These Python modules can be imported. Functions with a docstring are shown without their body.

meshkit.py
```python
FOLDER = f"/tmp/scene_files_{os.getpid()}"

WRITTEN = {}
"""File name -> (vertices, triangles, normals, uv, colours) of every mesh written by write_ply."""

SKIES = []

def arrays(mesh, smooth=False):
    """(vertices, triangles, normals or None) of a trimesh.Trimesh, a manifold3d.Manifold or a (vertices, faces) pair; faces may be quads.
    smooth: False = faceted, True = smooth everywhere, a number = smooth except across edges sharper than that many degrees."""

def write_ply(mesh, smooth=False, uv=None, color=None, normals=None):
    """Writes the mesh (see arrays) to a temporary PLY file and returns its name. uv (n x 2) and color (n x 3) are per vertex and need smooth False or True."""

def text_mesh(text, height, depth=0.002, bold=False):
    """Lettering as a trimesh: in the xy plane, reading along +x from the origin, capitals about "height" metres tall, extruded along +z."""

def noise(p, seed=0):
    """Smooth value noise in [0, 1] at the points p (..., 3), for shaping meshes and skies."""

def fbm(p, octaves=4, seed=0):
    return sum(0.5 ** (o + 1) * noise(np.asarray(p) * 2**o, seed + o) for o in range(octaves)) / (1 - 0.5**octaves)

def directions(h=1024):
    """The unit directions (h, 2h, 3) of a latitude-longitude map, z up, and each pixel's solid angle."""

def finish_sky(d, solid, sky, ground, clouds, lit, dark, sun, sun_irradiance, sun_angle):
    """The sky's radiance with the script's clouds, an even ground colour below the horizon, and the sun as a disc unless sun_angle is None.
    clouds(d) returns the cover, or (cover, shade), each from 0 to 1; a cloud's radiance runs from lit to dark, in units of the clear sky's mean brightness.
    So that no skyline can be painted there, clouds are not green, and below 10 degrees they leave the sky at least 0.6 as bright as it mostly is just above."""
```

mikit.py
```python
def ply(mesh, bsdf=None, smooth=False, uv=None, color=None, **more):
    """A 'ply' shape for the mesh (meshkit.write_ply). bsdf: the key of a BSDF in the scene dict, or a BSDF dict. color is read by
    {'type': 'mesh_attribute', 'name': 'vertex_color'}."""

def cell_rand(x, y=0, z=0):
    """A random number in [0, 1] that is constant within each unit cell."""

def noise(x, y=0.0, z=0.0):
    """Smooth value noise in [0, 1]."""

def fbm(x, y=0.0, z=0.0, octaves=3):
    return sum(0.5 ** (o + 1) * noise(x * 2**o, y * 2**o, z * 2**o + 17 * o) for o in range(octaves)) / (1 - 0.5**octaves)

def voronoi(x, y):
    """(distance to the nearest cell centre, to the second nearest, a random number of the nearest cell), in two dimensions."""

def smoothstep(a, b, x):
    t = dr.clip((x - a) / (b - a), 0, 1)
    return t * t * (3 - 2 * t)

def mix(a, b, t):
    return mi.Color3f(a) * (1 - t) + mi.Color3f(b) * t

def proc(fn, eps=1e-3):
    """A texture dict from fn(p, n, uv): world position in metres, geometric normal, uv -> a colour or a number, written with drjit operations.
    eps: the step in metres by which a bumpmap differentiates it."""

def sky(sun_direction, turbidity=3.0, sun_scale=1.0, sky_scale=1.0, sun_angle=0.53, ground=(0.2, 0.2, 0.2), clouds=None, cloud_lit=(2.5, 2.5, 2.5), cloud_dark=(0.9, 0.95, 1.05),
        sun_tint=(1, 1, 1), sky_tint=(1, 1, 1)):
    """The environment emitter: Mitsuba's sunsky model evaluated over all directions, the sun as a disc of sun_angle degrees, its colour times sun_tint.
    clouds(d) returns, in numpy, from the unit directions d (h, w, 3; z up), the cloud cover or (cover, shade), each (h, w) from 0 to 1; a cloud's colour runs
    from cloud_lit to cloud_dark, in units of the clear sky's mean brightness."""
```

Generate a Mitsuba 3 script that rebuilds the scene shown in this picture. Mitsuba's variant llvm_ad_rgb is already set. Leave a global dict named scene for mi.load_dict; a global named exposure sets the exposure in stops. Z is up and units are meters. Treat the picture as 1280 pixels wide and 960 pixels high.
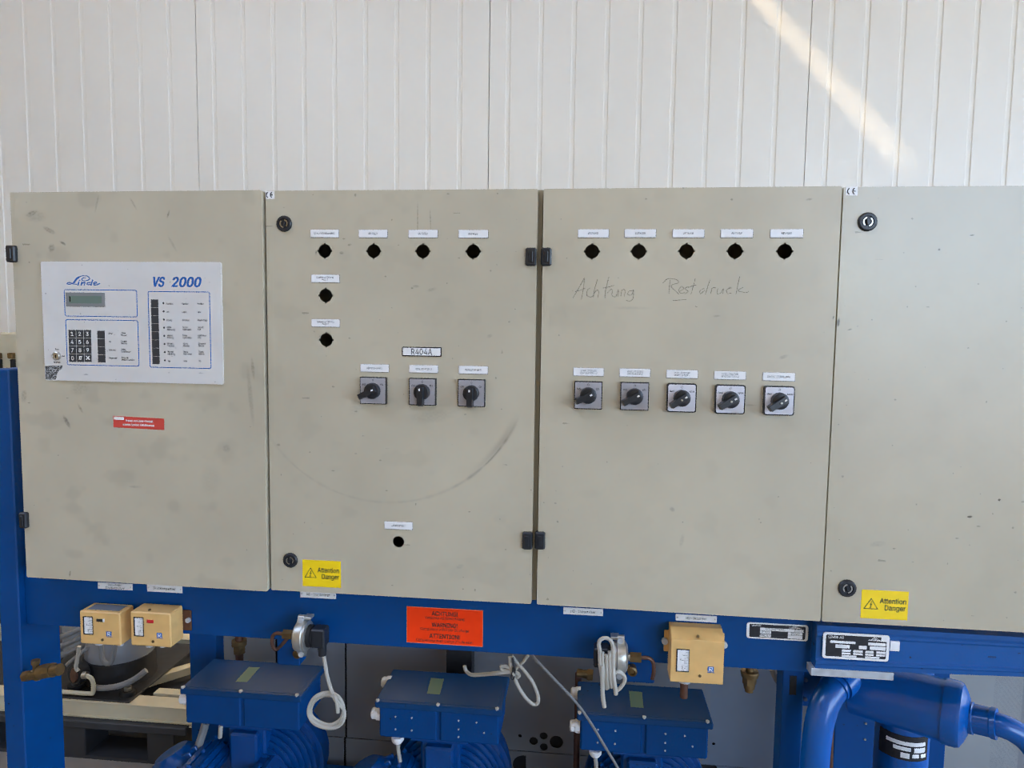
import math, random
import numpy as np, trimesh, manifold3d as m3
import mitsuba as mi, drjit as dr
import mikit, meshkit
from mikit import noise, fbm, smoothstep, mix
from shapely.geometry import LineString, Polygon, Point, box as sbox
from shapely.ops import unary_union
from shapely import affinity

T = mi.ScalarTransform4f
scene, labels = {}, {}
random.seed(7)

# ------------------------------------------------------------------ camera, light, exposure
FPX = 887.0
CAM = np.array([1.2989, -1.4991, 1.6048])
YAW, PIT, ROL = -0.1043, 0.0818, 0.0135
FW = np.array([math.sin(YAW) * math.cos(PIT), math.cos(YAW) * math.cos(PIT), -math.sin(PIT)])
_r = np.array([math.cos(YAW), -math.sin(YAW), 0]); _u = np.cross(_r, FW)
RT = _r * math.cos(ROL) + _u * math.sin(ROL); UP = -_r * math.sin(ROL) + _u * math.cos(ROL)
scene['camera'] = {'type': 'perspective', 'fov_axis': 'x', 'fov': math.degrees(2 * math.atan(640 / FPX)), 'near_clip': 0.01, 'far_clip': 200.0,
                   'to_world': T().look_at(origin=CAM.tolist(), target=(CAM + FW).tolist(), up=UP.tolist())}
exposure = 5.08
SLIT_X = 0.776
GATE_X = 3.8                                    # the gate behind the viewer is open from here to the right
SKYLIGHTS = [(.1, -2.8, 1.7, -1.2), (-3.7, -2.75, -.6, -.75), (SLIT_X - .060, -.50, SLIT_X + .044, 1.3)]     # roof lights and a gap between roof sheets
SUN = np.array([-1.0, -1.25, 1.104]); SUN /= np.linalg.norm(SUN)


def cloud_cover(d):
    n = meshkit.fbm(d * np.array([2.2, 2.2, 4.0]) + 5.0, 4, 3)
    return np.clip(-0.02 + 1.3 * (n - 0.42), 0, 0.8), np.clip(1.6 * (n - 0.5), 0, 1)


scene['sky'] = mikit.sky(SUN, turbidity=2.8, sun_scale=0.30, sun_tint=(1.01, 1.0, .93), sky_tint=(1.0, .99, 1.04), sky_scale=1.0, sun_angle=2.0, ground=(0.40, 0.42, 0.46), clouds=cloud_cover,
                         cloud_lit=(1.5, 1.48, 1.46), cloud_dark=(0.9, 0.92, 0.98))


# ------------------------------------------------------------------ helpers
def P(a, b, Y):
    """The point of the depth plane y = Y that is seen at (a, b)."""
    d = FW + RT * (a - 640) / FPX - UP * (b - 480) / FPX
    return CAM + d * (Y - CAM[1]) / d[1]


def lin(r, g, b):
    return [((c / 255 / 12.92) if c / 255 <= 0.04045 else ((c / 255 + 0.055) / 1.055) ** 2.4) for c in (r, g, b)]


def mat(name, rgb, rough=0.5, metal=0.0, spec=0.5, coat=0.0, bump=None, bump_scale=1.0, raw=False):
    base = {'type': 'rgb', 'value': rgb if raw else lin(*rgb)} if not callable(rgb) else mikit.proc(rgb)
    b = {'type': 'principled', 'base_color': base, 'roughness': rough, 'metallic': metal, 'specular': spec}
    if coat:
        b['clearcoat'] = coat; b['clearcoat_gloss'] = 0.9
    if bump is not None:
        b = {'type': 'bumpmap', 'arbitrary': mikit.proc(bump, 8e-4), 'scale': bump_scale, 'bsdf': b}
    scene['mat_' + name] = {'type': 'twosided', 'bsdf': b}
    return 'mat_' + name


def key_free(base):
    if base not in labels and base not in scene:
        return base
    k = 1
    while f'{base}_{k:03d}' in labels or f'{base}_{k:03d}' in scene:
        k += 1
    return f'{base}_{k:03d}'


def thing(name, label, cat, group=None):
    k = key_free(name)
    labels[k] = {'label': label, 'category': cat}
    if group:
        labels[k]['group'] = group
    return k


def obj(parent, name, mesh, m, label=None, smooth=32, shape=None, kind=None):
    k = key_free(f'{parent}__{name}' if parent else name)
    scene[k] = shape if shape is not None else mikit.ply(mesh, m, smooth=smooth)
    e = {}
    if label: e['label'] = label
    if kind: e['kind'] = kind
    if e: labels[k] = e
    if k not in labels: labels[k] = {}
    return k


def cat(ms):
    return trimesh.util.concatenate([m for m in ms if m is not None])


def bx(x0, x1, y0, y1, z0, z1, bev=0.0):
    x0, x1 = sorted((x0, x1)); y0, y1 = sorted((y0, y1)); z0, z1 = sorted((z0, z1))
    c = np.array([(x0 + x1) / 2, (y0 + y1) / 2, (z0 + z1) / 2]); h = np.array([x1 - x0, y1 - y0, z1 - z0]) / 2
    if not bev:
        m = trimesh.creation.box(2 * h); m.apply_translation(c); return m
    bev = min(bev, h.min() * 0.9); pts = []
    for s in np.ndindex(2, 2, 2):
        s = np.array(s) * 2 - 1
        for k in range(3):
            q = h - bev; q = q.copy(); q[k] = h[k]; pts.append(s * q)
    m = trimesh.convex.convex_hull(np.array(pts)); m.apply_translation(c); return m


def align(direction):
    return trimesh.geometry.align_vectors([0, 0, 1], np.asarray(direction, float) / np.linalg.norm(direction))


def cyl(p0, p1, r, n=20, r2=None):
    p0, p1 = np.asarray(p0, float), np.asarray(p1, float); L = np.linalg.norm(p1 - p0)
    return lathe([(0, 0), (r, 0), (r if r2 is None else r2, L), (0, L)], p0, p1 - p0, n)


def lathe(profile, p0, direction, n=32):
    m = trimesh.creation.revolve(np.array(profile, float), sections=n)
    M = align(direction); m.apply_transform(M); m.apply_translation(p0)
    if m.volume < 0: m.invert()
    return m


def spline(pts, k=8):
    p = np.asarray(pts, float)
    if len(p) < 3: return p
    q = np.vstack([2 * p[0] - p[1], p, 2 * p[-1] - p[-2]]); out = []
    for i in range(1, len(q) - 2):
        a, b, c, d = q[i - 1:i + 3]
        for t in np.arange(k) / k:
            out.append(0.5 * (2 * b + (c - a) * t + (2 * a - 5 * b + 4 * c - d) * t * t + (3 * b - a - 3 * c + d) * t ** 3))
    return np.vstack([out, p[-1:]])


def tube(pts, r, n=8, smooth=8):
    p = spline(pts, smooth) if smooth else np.asarray(pts, float)
    t = np.gradient(p, axis=0); t /= np.linalg.norm(t, axis=1, keepdims=True) + 1e-12
    a = np.cross(t[0], [0, 0, 1.0] if abs(t[0][2]) < 0.9 else [1.0, 0, 0]); A = []
    for i in range(len(p)):
        a = a - t[i] * (a @ t[i]); a /= np.linalg.norm(a) + 1e-12; A.append(a)
    A = np.array(A); B = np.cross(t, A); ang = np.arange(n) * 2 * np.pi / n
    R = np.broadcast_to(r, (len(p),))
    v = p[:, None] + R[:, None, None] * (np.cos(ang)[None, :, None] * A[:, None] + np.sin(ang)[None, :, None] * B[:, None])
    f = []
    for i in range(len(p) - 1):
        for j in range(n):
            a0, b0 = i * n + j, i * n + (j + 1) % n
            f += [[a0, b0, b0 + n], [a0, b0 + n, a0 + n]]
    v = v.reshape(-1, 3); c0 = len(v); v = np.vstack([v, p[:1], p[-1:]])
    for j in range(n):
        f += [[c0, (j + 1) % n, j], [c0 + 1, c0 - n + j, c0 - n + (j + 1) % n]]
    return trimesh.Trimesh(v, f, process=False)


STAND = np.array([[1, 0, 0, 0], [0, 0, -1, 0], [0, 1, 0, 0], [0, 0, 0, 1.0]])      # xy drawing -> upright facing -y


def prism(poly, y_front, thick):
    """A drawing in (x, z) given thickness: front face at y_front, back at y_front + thick."""
    ms = []
    for g in getattr(poly, 'geoms', [poly]):
        if g.is_empty or g.area <= 0: continue
        m = trimesh.creation.extrude_polygon(g, thick, engine='earcut'); m.apply_transform(STAND); ms.append(m)
    m = cat(ms); m.apply_translation([0, y_front + thick, 0]); return m


def rrect(x0, x1, z0, z1, r):
    return sbox(x0 + r, z0 + r, x1 - r, z1 - r).buffer(r, quad_segs=4)


_tc = {}


def text(s, x, z, h, y, align_='c', bold=False, sx=1.0, depth=0.0003, shear=0.0, width=None):
    """Lettering that stands on the plane y, base line at z."""
    if (s, bold) not in _tc: _tc[(s, bold)] = meshkit.text_mesh(s, 1.0, 1.0, bold)
    m = _tc[(s, bold)].copy(); lo, hi = m.bounds
    v = np.array(m.vertices); w = hi[0] - lo[0]
    if width: sx = width / (w * h)
    off = {'c': -(lo[0] + hi[0]) / 2, 'l': -lo[0], 'r': -hi[0]}[align_]
    v = np.stack([(v[:, 0] + off) * h * sx + v[:, 1] * h * shear, v[:, 1] * h, v[:, 2] * depth], 1)
    m = trimesh.Trimesh(v, m.faces, process=False); m.apply_transform(STAND); m.apply_translation([x, y, z]); return m


def strokes(lines, w, y, depth=0.0002, smooth=6):
    return prism(unary_union([LineString(spline(l, smooth)).buffer(w / 2, quad_segs=2) for l in lines]).simplify(w * 0.06), y - depth, depth)


def ring_plate(x0, x1, z0, z1, r, w):
    return rrect(x0, x1, z0, z1, r).difference(rrect(x0 + w, x1 - w, z0 + w, z1 - w, max(r - w, 1e-4)))


# ------------------------------------------------------------------ materials
def marks(fn_list, base, grime):
    """Paint with stains: each entry of fn_list is (x, z, angle, half length, half width, strength)."""
    def f(p, n, uv):
        t = 0.22 * (fbm(p.x * 5 + 3, p.y * 5, p.z * 3.5, 4) - 0.5)
        s = mi.Float(0)
        for (x, z, a, L, W, k) in fn_list:
            dx, dz = p.x - x, p.z - z
            u, v = dx * math.cos(a) + dz * math.sin(a), -dx * math.sin(a) + dz * math.cos(a)
            d = dr.sqrt(dr.square(u / L) + dr.square(v / W))
            s = dr.maximum(s, k * (1 - smoothstep(0.3, 1.0, d)) * (0.35 + 0.9 * noise(p.x * 260 + x * 90, p.y * 90, p.z * 260)))
        s += grime * smoothstep(0.60, 0.78, fbm(p.x * 16, p.y * 16, p.z * 16, 3))
        specks = smoothstep(0.965, 0.985, noise(p.x * 75, p.y * 75, p.z * 75)) * 0.55
        c = mi.Color3f(base) * (1 + t)
        return mix(c, (0.075, 0.066, 0.05), dr.clip(s, 0, 0.85)) * (1 - 0.6 * specks)
    return f


def grain(p, n, uv):
    return 0.7 * noise(p.x * 420, p.y * 420, p.z * 420) + 0.3 * noise(p.x * 900, p.y * 900, p.z * 900)


BEIGE = lin(188, 178, 155)


def XZ(u, v):
    q = P(u, v, 0); return q[0], q[2]


def M_(u, v, deg, L, W, k):
    x, z = XZ(u, v); return (x, z, math.radians(deg), L, W, k)


M1 = [M_(40, 267, 20, .02, .008, .5), M_(62, 288, 155, .02, .007, .35), M_(79, 304, 150, .010, .004, .7), M_(65, 310, 60, .012, .01, .4), M_(45, 270, 0, .035, .018, .16),
      M_(100, 485, 20, .03, .02, .18), M_(84, 527, 118, .02, .006, .55), M_(101, 510, 120, .016, .004, .35), M_(315, 495, 95, .08, .007, .22), M_(318, 460, 95, .03, .005, .3),
      M_(212, 268, 70, .012, .003, .5), M_(122, 255, 75, .025, .003, .25), M_(168, 255, 120, .02, .003, .25), M_(88, 717, 80, .010, .003, .5), M_(30, 495, 80, .02, .01, .25), M_(285, 560, 0, .012, .012, .18),
      M_(70, 237, 0, .018, .003, .8), M_(170, 608, 0, .02, .004, .22), M_(217, 305, 120, .025, .004, .2), M_(265, 600, 80, .05, .03, .07), M_(60, 420, 80, .08, .03, .08)]


def arc(p):
    pts = [XZ(345, 557), XZ(492, 628), XZ(652, 512)]
    (ax, ay), (bx_, by), (cx, cy) = pts
    d = 2 * (ax * (by - cy) + bx_ * (cy - ay) + cx * (ay - by))
    ux = ((ax * ax + ay * ay) * (by - cy) + (bx_ ** 2 + by ** 2) * (cy - ay) + (cx ** 2 + cy ** 2) * (ay - by)) / d
    uz = ((ax * ax + ay * ay) * (cx - bx_) + (bx_ ** 2 + by ** 2) * (ax - cx) + (cx ** 2 + cy ** 2) * (bx_ - ax)) / d
    R = math.hypot(ax - ux, ay - uz)
    dx, dz = p.x - ux, p.z - uz; r = dr.sqrt(dx * dx + dz * dz) - R
    ang = dr.atan2(dx, -dz)
    along = smoothstep(-1.1, -0.7, ang) * (1 - smoothstep(0.95, 1.25, ang))
    w = 0.0016 + 0.0022 * noise(ang * 9, 1.0, 2.0)
    thin = dr.exp(-dr.square(r / w)) * (0.25 + 0.6 * smoothstep(0.2, 0.8, ang)) * (0.4 + 0.9 * noise(ang * 25, 3.0, 1.0))
    wide = dr.exp(-dr.square((r + 0.006) / 0.007)) * smoothstep(0.6, 1.0, ang) * 0.28
    return along * (0.42 * thin + wide)


M2 = [M_(427, 316, 0, .006, .004, .6), M_(437, 306, 10, .006, .003, .4), M_(520, 358, 0, .010, .004, .25), M_(540, 362, 15, .014, .005, .22), M_(515, 360, 0, .004, .003, .5), M_(522, 275, 90, .05, .002, .3), M_(538, 275, 92, .03, .002, .3),
      M_(348, 556, 0, .006, .004, .5), M_(450, 500, 60, .05, .02, .12), M_(540, 520, 10, .07, .02, .10), M_(612, 420, 20, .008, .005, .22), M_(575, 708, 20, .012, .006, .14), M_(422, 232, 0, .006, .002, .7), M_(395, 316, 90, .006, .002, .6)]
M3 = [M_(840, 636, 60, .006, .008, .28), M_(852, 675, 80, .018, .006, .16), M_(697, 652, 0, .003, .003, .7), M_(853, 652, 0, .002, .002, .6), M_(978, 446, 20, .012, .005, .25), M_(912, 360, 0, .005, .003, .4), M_(1010, 250, 10, .008, .003, .35),
      M_(720, 500, 110, .05, .018, .10), M_(858, 366, 0, .003, .003, .2), M_(914, 250, 0, .003, .003, .5), M_(1040, 397, 80, .005, .002, .8), M_(854, 234, 80, .006, .002, .9), M_(810, 233, 0, .005, .002, .6), M_(895, 395, 5, .01, .003, .25), M_(935, 506, 0, .02, .003, .2),
      M_(948, 648, 0, .002, .002, .5), M_(972, 620, 0, .002, .002, .5), M_(950, 652, 0, .002, .002, .5), M_(790, 385, 0, .05, .004, .1)]
M4 = [M_(1048, 403, 86, .011, .0035, 1.5), M_(1062, 412, 15, .006, .002, .6), M_(1212, 646, 5, .006, .0028, 2.2), M_(1249, 625, 40, .0035, .0028, 2.2), M_(1174, 312, 0, .003, .003, .9), M_(1215, 294, 5, .006, .002, .6), M_(1097, 680, 10, .02, .008, .14), M_(1223, 355, 0, .003, .002, .5)]


def arc_paint(p, n, uv):
    return mix(marks(M2, BEIGE, 0.05)(p, n, uv), (0.12, 0.105, 0.085), dr.clip(arc(p), 0, 0.7))


DOOR = [mat('door_paint_a', marks(M1, BEIGE, 0.10), .42, bump=grain, bump_scale=.00005),
        mat('door_paint_b', arc_paint, .42, bump=grain, bump_scale=.00005),
        mat('door_paint_c', marks(M3, BEIGE, 0.04), .36, spec=.7, bump=grain, bump_scale=.00006),
        mat('door_paint_d', marks(M4, BEIGE, 0.02), .22, spec=.6, bump=grain, bump_scale=.00022)]
BODY = mat('cabinet_paint', lin(165, 156, 132), .5, raw=True)


def blue_fn(base):
    def f(p, n, uv):
        t = 0.3 * (fbm(p.x * 6, p.y * 6, p.z * 6, 4) - 0.5)
        chips = smoothstep(0.90, 0.93, noise(p.x * 90, p.y * 90, p.z * 90)) * smoothstep(0.5, 0.7, fbm(p.x * 9 + 2, p.y * 9, p.z * 9, 2))
        return mix(mi.Color3f(base) * (1 + t), (0.02, 0.025, 0.04), chips * 0.8)
    return f


BLUE = mat('blue_paint', blue_fn(lin(0, 66, 126)), .42, spec=.25)
LIDB = mat('blue_lid', blue_fn(lin(4, 62, 112)), .5, spec=.32)
BLUED = mat('blue_gloss', blue_fn(lin(0, 82, 158)), .18, coat=.6)
BLUEC = mat('blue_cast', blue_fn(lin(0, 64, 126)), .26, bump=lambda p, n, uv: fbm(p.x * 60, p.y * 60, p.z * 60, 3), bump_scale=.0012)
BLUESTEEL = mat('blue_weathered', blue_fn(lin(16, 80, 146)), .32)
WALLW = mat('wall_white', lambda p, n, uv: mi.Color3f(lin(222, 218, 209)) * (0.97 + 0.06 * fbm(p.x * 1.3, p.y, p.z * .8, 3)), .38)
CONC = mat('concrete', lambda p, n, uv: mi.Color3f(lin(140, 136, 128)) * (0.75 + 0.5 * fbm(p.x * 3, p.y * 3, p.z, 5)), .75)
PLASTER = mat('plaster', (224, 196, 146), .8)
BLACKP = mat('black_plastic', (34, 37, 42), .35)
KNOB = mat('knob_black', (30, 34, 40), .28)
RUBBER = mat('rubber', (22, 22, 24), .7)
DARK = mat('dark_iron', lambda p, n, uv: mi.Color3f(lin(34, 34, 36)) * (0.7 + 0.6 * fbm(p.x * 25, p.y * 25, p.z * 25, 3)), .5)
INK = mat('ink_black', (28, 28, 32), .6)
INKB = mat('ink_blue', (30, 92, 165), .5)
INKG = mat('pencil', (112, 105, 92), .8)
INKW = mat('ink_white', (225, 222, 220), .6)
WHITE = mat('white_plastic', (232, 231, 230), .35)
PANELW = mat('panel_grey_white', lambda p, n, uv: mi.Color3f(lin(214, 211, 206)) * (0.93 + 0.12 * fbm(p.x * 14, p.y, p.z * 14, 4)) * (1 - .35 * smoothstep(.95, .98, noise(p.x * 110, 0.0, p.z * 110))), .32)
KEYB = mat('key_black', (52, 55, 60), .4)
LCDF = mat('lcd_frame', (128, 130, 130), .4)
LCD = mat('lcd_glass', (104, 124, 114), .15)
GREYPLATE = mat('switch_plate_grey', (162, 158, 160), .4)
LIGHTPLATE = mat('switch_plate_light', (212, 210, 216), .35)
RED = mat('red_sticker', (205, 72, 62), .45)
REDB = mat('red_button', (190, 40, 40), .4)
ORANGE = mat('orange_sticker', [1.0, 0.055, 0.008], .6, spec=.1, raw=True)
ORANGEB = mat('orange_border', (240, 120, 90), .5)
YELLOW = mat('yellow_sticker', (250, 214, 20), .45)
STEEL = mat('steel', (190, 188, 182), .3, metal=1.0)
ZINC = mat('galvanised', lambda p, n, uv: mi.Color3f(lin(190, 194, 198)) * (0.75 + 0.5 * noise(p.x * 90, p.y * 90, p.z * 90)), .42, metal=.35)
ALU = mat('cast_aluminium', lambda p, n, uv: mi.Color3f(lin(196, 194, 186)) * (0.8 + 0.35 * fbm(p.x * 70, p.y * 70, p.z * 70, 2)), .35, metal=.8)
BRASS = mat('brass', lambda p, n, uv: mi.Color3f(lin(120, 98, 66)) * (0.6 + 0.8 * fbm(p.x * 80, p.y * 80, p.z * 80, 3)), .42, metal=.8)
COPPER = mat('copper', lambda p, n, uv: mi.Color3f(lin(108, 78, 66)) * (0.65 + 0.7 * fbm(p.x * 60, p.y * 60, p.z * 60, 3)), .42, metal=.7)
TAN = mat('switch_tan', lambda p, n, uv: mi.Color3f(lin(222, 178, 112)) * (0.88 + 0.22 * fbm(p.x * 40, p.y * 40, p.z * 40, 4)), .45)
CABLE = mat('cable_white', (172, 168, 158), .45)
CABLEG = mat('cable_grey', (120, 120, 120), .5)
GREYM = mat('machine_grey', lambda p, n, uv: mi.Color3f(lin(122, 124, 128)) * (0.9 + 0.2 * fbm(p.x * 4, p.y * 4, p.z * 4, 3)), .42)
GREYL = mat('machine_grey_light', lambda p, n, uv: mi.Color3f(lin(112, 122, 136)) * (0.92 + 0.16 * fbm(p.x * 4, p.y * 4, p.z * 4, 3)), .45)
GREYB = mat('machine_pale', lambda p, n, uv: mi.Color3f(lin(140, 142, 142)) * (0.92 + 0.16 * fbm(p.x * 4, p.y * 4, p.z * 4, 3)), .5)
RAIL = mat('rail_beige', lambda p, n, uv: mi.Color3f(lin(192, 184, 158)) * (0.85 + 0.3 * fbm(p.x * 8, p.y * 8, p.z * 8, 4)), .5)
PALLET = mat('pallet_plastic', (52, 54, 58), .6)
GREEN = mat('tape_green', (96, 124, 104), .5)
RESIDUE = mat('label_residue', lambda p, n, uv: mix((0.035, 0.033, 0.03), (0.42, 0.42, 0.42), smoothstep(.52, .62, noise(p.x * 520, 0.0, p.z * 700))) * (1 - .5 * smoothstep(.4, .5, dr.abs(p.z * 95 - dr.floor(p.z * 95) - .5))), .7)

# ------------------------------------------------------------------ structure: hall
WY = 2.0
x_j, pitch = 0.804, 1.487
obj(None, 'floor', bx(-4.2, 9, -8, WY + .1, -.1, 0), CONC, kind='structure')
labels['floor'].update(label='grey concrete floor')
for k in ('wall_back',):
    labels[k] = {'label': 'white ribbed sandwich panel wall', 'kind': 'structure'}


def panel_mesh(x0):
    w = pitch - .0035; pts = [(x0, 0.0)]; p = pitch / 9.5
    for k in range(9):
        c = x0 + (0.57 + k) * p
        pts += [(c - .0115, 0), (c - .0075, .0042), (c + .0075, .0042), (c + .0115, 0)]
    pts += [(x0 + w, 0.0), (x0 + w, .012), (x0 + w - .0005, .08), (x0, .08)]
    m = trimesh.creation.extrude_polygon(Polygon(pts), 4.5, engine='earcut'); m.apply_translation([0, WY, 0]); return m


for k in range(-3, 6):
    obj('wall_back', 'panel', panel_mesh(x_j + k * pitch), WALLW, smooth=False)
obj('wall_back', 'core', bx(-4.1, 9, WY + .081, WY + .1, 0, 4.5), RUBBER)


def setting(name, mesh, m, label):
    k = obj(None, name, mesh, m, kind='structure'); labels[k]['label'] = label


roof = sbox(-4.2, -7.2, 9, WY + .1)
for o_ in SKYLIGHTS: roof = roof.difference(sbox(*o_))
m_ = trimesh.creation.extrude_polygon(roof, .1, engine='earcut'); m_.apply_translation([0, 0, 4.5])
setting('ceiling', m_, PLASTER, 'pale ceiling of the hall')
setting('wall_left', bx(-4.2, -4.1, -7.2, WY + .1, 0, 4.5), PLASTER, 'pale side wall of the hall')
setting('wall_rear', bx(-4.2, GATE_X, -7.2, -7.1, 0, 4.5), PLASTER, 'pale wall behind the viewer beside the open gate')

# ------------------------------------------------------------------ control cabinets
ZB, ZT = 1.0, 1.8914
CW = 0.6


class Cab:
    def __init__(s, i, x0, x1, ajar, zb, label):
        s.i, s.x0, s.x1, s.ajar, s.zb = i, x0, x1, ajar, zb
        s.k = thing('control_cabinet', label, 'electrical cabinet', 'beige control cabinets in a row')

    def tf(s, m):
        if s.ajar:
            m = m.copy(); m.apply_transform(trimesh.transformations.rotation_matrix(-s.ajar, [0, 0, 1], [s.x0, 0.02, 0]))
        return m

    def part(s, name, mesh, m, label=None, sub=None, fixed=False, **kw):
        return obj(sub or s.k, name, mesh if fixed else s.tf(mesh), m, label, **kw)


CABS = [Cab(0, 0.0, .5945, .013, ZB, 'beige control cabinet with white operator panel and keypad, far left of the row'),
        Cab(1, .600, 1.1905, 0, ZB + .001, 'beige control cabinet with three rotary switches and R404A plate'),
        Cab(2, 1.2030, 1.7945, .014, ZB + .001, 'beige control cabinet with five rotary switches and handwritten Achtung Restdruck'),
        Cab(3, 1.800, 2.400, 0, ZB - .0025, 'glossy beige control cabinet without switches, cut by the right edge of the photo')]
HOLES = {1: [(405.8, 313.6), (467, 313.8), (528.5, 314), (591.5, 314.3), (407, 369.4), (407.7, 424.8)], 2: [(740.2, 314.4), (798.5, 314.4), (858, 314.3), (918.3, 314.3), (980, 314.5)]}
for c in CABS:
    face = rrect(c.x0, c.x1, c.zb, ZT - .0025, .003)
    for (u, v) in HOLES.get(c.i, []):
        x, z = XZ(u, v)
        h = Point(x, z).buffer(.0146, quad_segs=8)
        for a in range(4):
            h = h.union(sbox(-.0022, .010, .0022, .0168) if False else affinity.translate(affinity.rotate(sbox(-.0022, .010, .0022, .0168), 90 * a, origin=(0, 0)), x, z))
        face = face.difference(h)
    if c.i == 1:
        x, z = XZ(498, 677.3); face = face.difference(Point(x, z).buffer(.0128, quad_segs=8))
    front = prism(face, 0, .0025)
    lip = prism(face.exterior and Polygon(face.exterior).difference(sbox(c.x0 + .002, c.zb + .002, c.x1 - .002, ZT - .0045)), .0025, .0195)
    bev = prism(Polygon(face.exterior).difference(sbox(c.x0 + .0035, c.zb + .0035, c.x1 - .0035, ZT - .006)), -.0004, .0006)
    c.part('door', cat([front, lip]), DOOR[c.i])
    x0, x1 = c.i * CW + .0004, (c.i + 1) * CW - .0004
    outer = m3.Manifold.cube((x1 - x0, .21, ZT - ZB - .001)).translate((x0, .024, ZB + .001))
    inner = m3.Manifold.cube((x1 - x0 - .02, .21, ZT - ZB - .021)).translate((x0 + .01, .02, ZB + .011))
    b = (outer - inner).to_mesh()
    c.part('housing', trimesh.Trimesh(b.vert_properties[:, :3], b.tri_verts), BODY, fixed=True, smooth=False)
    c.part('gasket', prism(sbox(x0 + .014, ZB + .012, x1 - .014, ZT - .012).difference(sbox(x0 + .022, ZB + .022, x1 - .022, ZT - .022)), .0222, .0018), RUBBER, fixed=True)
    if c.ajar == 0 and c.i == 1 or c.i == 2:
        pass


def hinge(c, u0, v0, u1, v1):
    (x0, z1), (x1, z0) = XZ(u0, v0), XZ(u1, v1)
    k = c.part('hinge', bx(x0, x1, -.010, .012, z0, z1, .003), BLACKP, 'dark grey plastic hinge')
    w = x1 - x0
    c.part('hinge_pin', bx(x0 + .3 * w, x1 - .3 * w, -.0125, -.0098, z0 + .18 * (z1 - z0), z1 - .18 * (z1 - z0), .001), KNOB, sub=k)


hinge(CABS[0], 10, 307, 22.7, 328); hinge(CABS[0], 26.5, 639.5, 37, 659.5)
hinge(CABS[1], 657.3, 310, 670.5, 332.5); hinge(CABS[1], 653.2, 664, 665.3, 686)
hinge(CABS[2], 676.8, 310, 689.5, 332.5); hinge(CABS[2], 669.3, 664, 681.5, 686)


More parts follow.
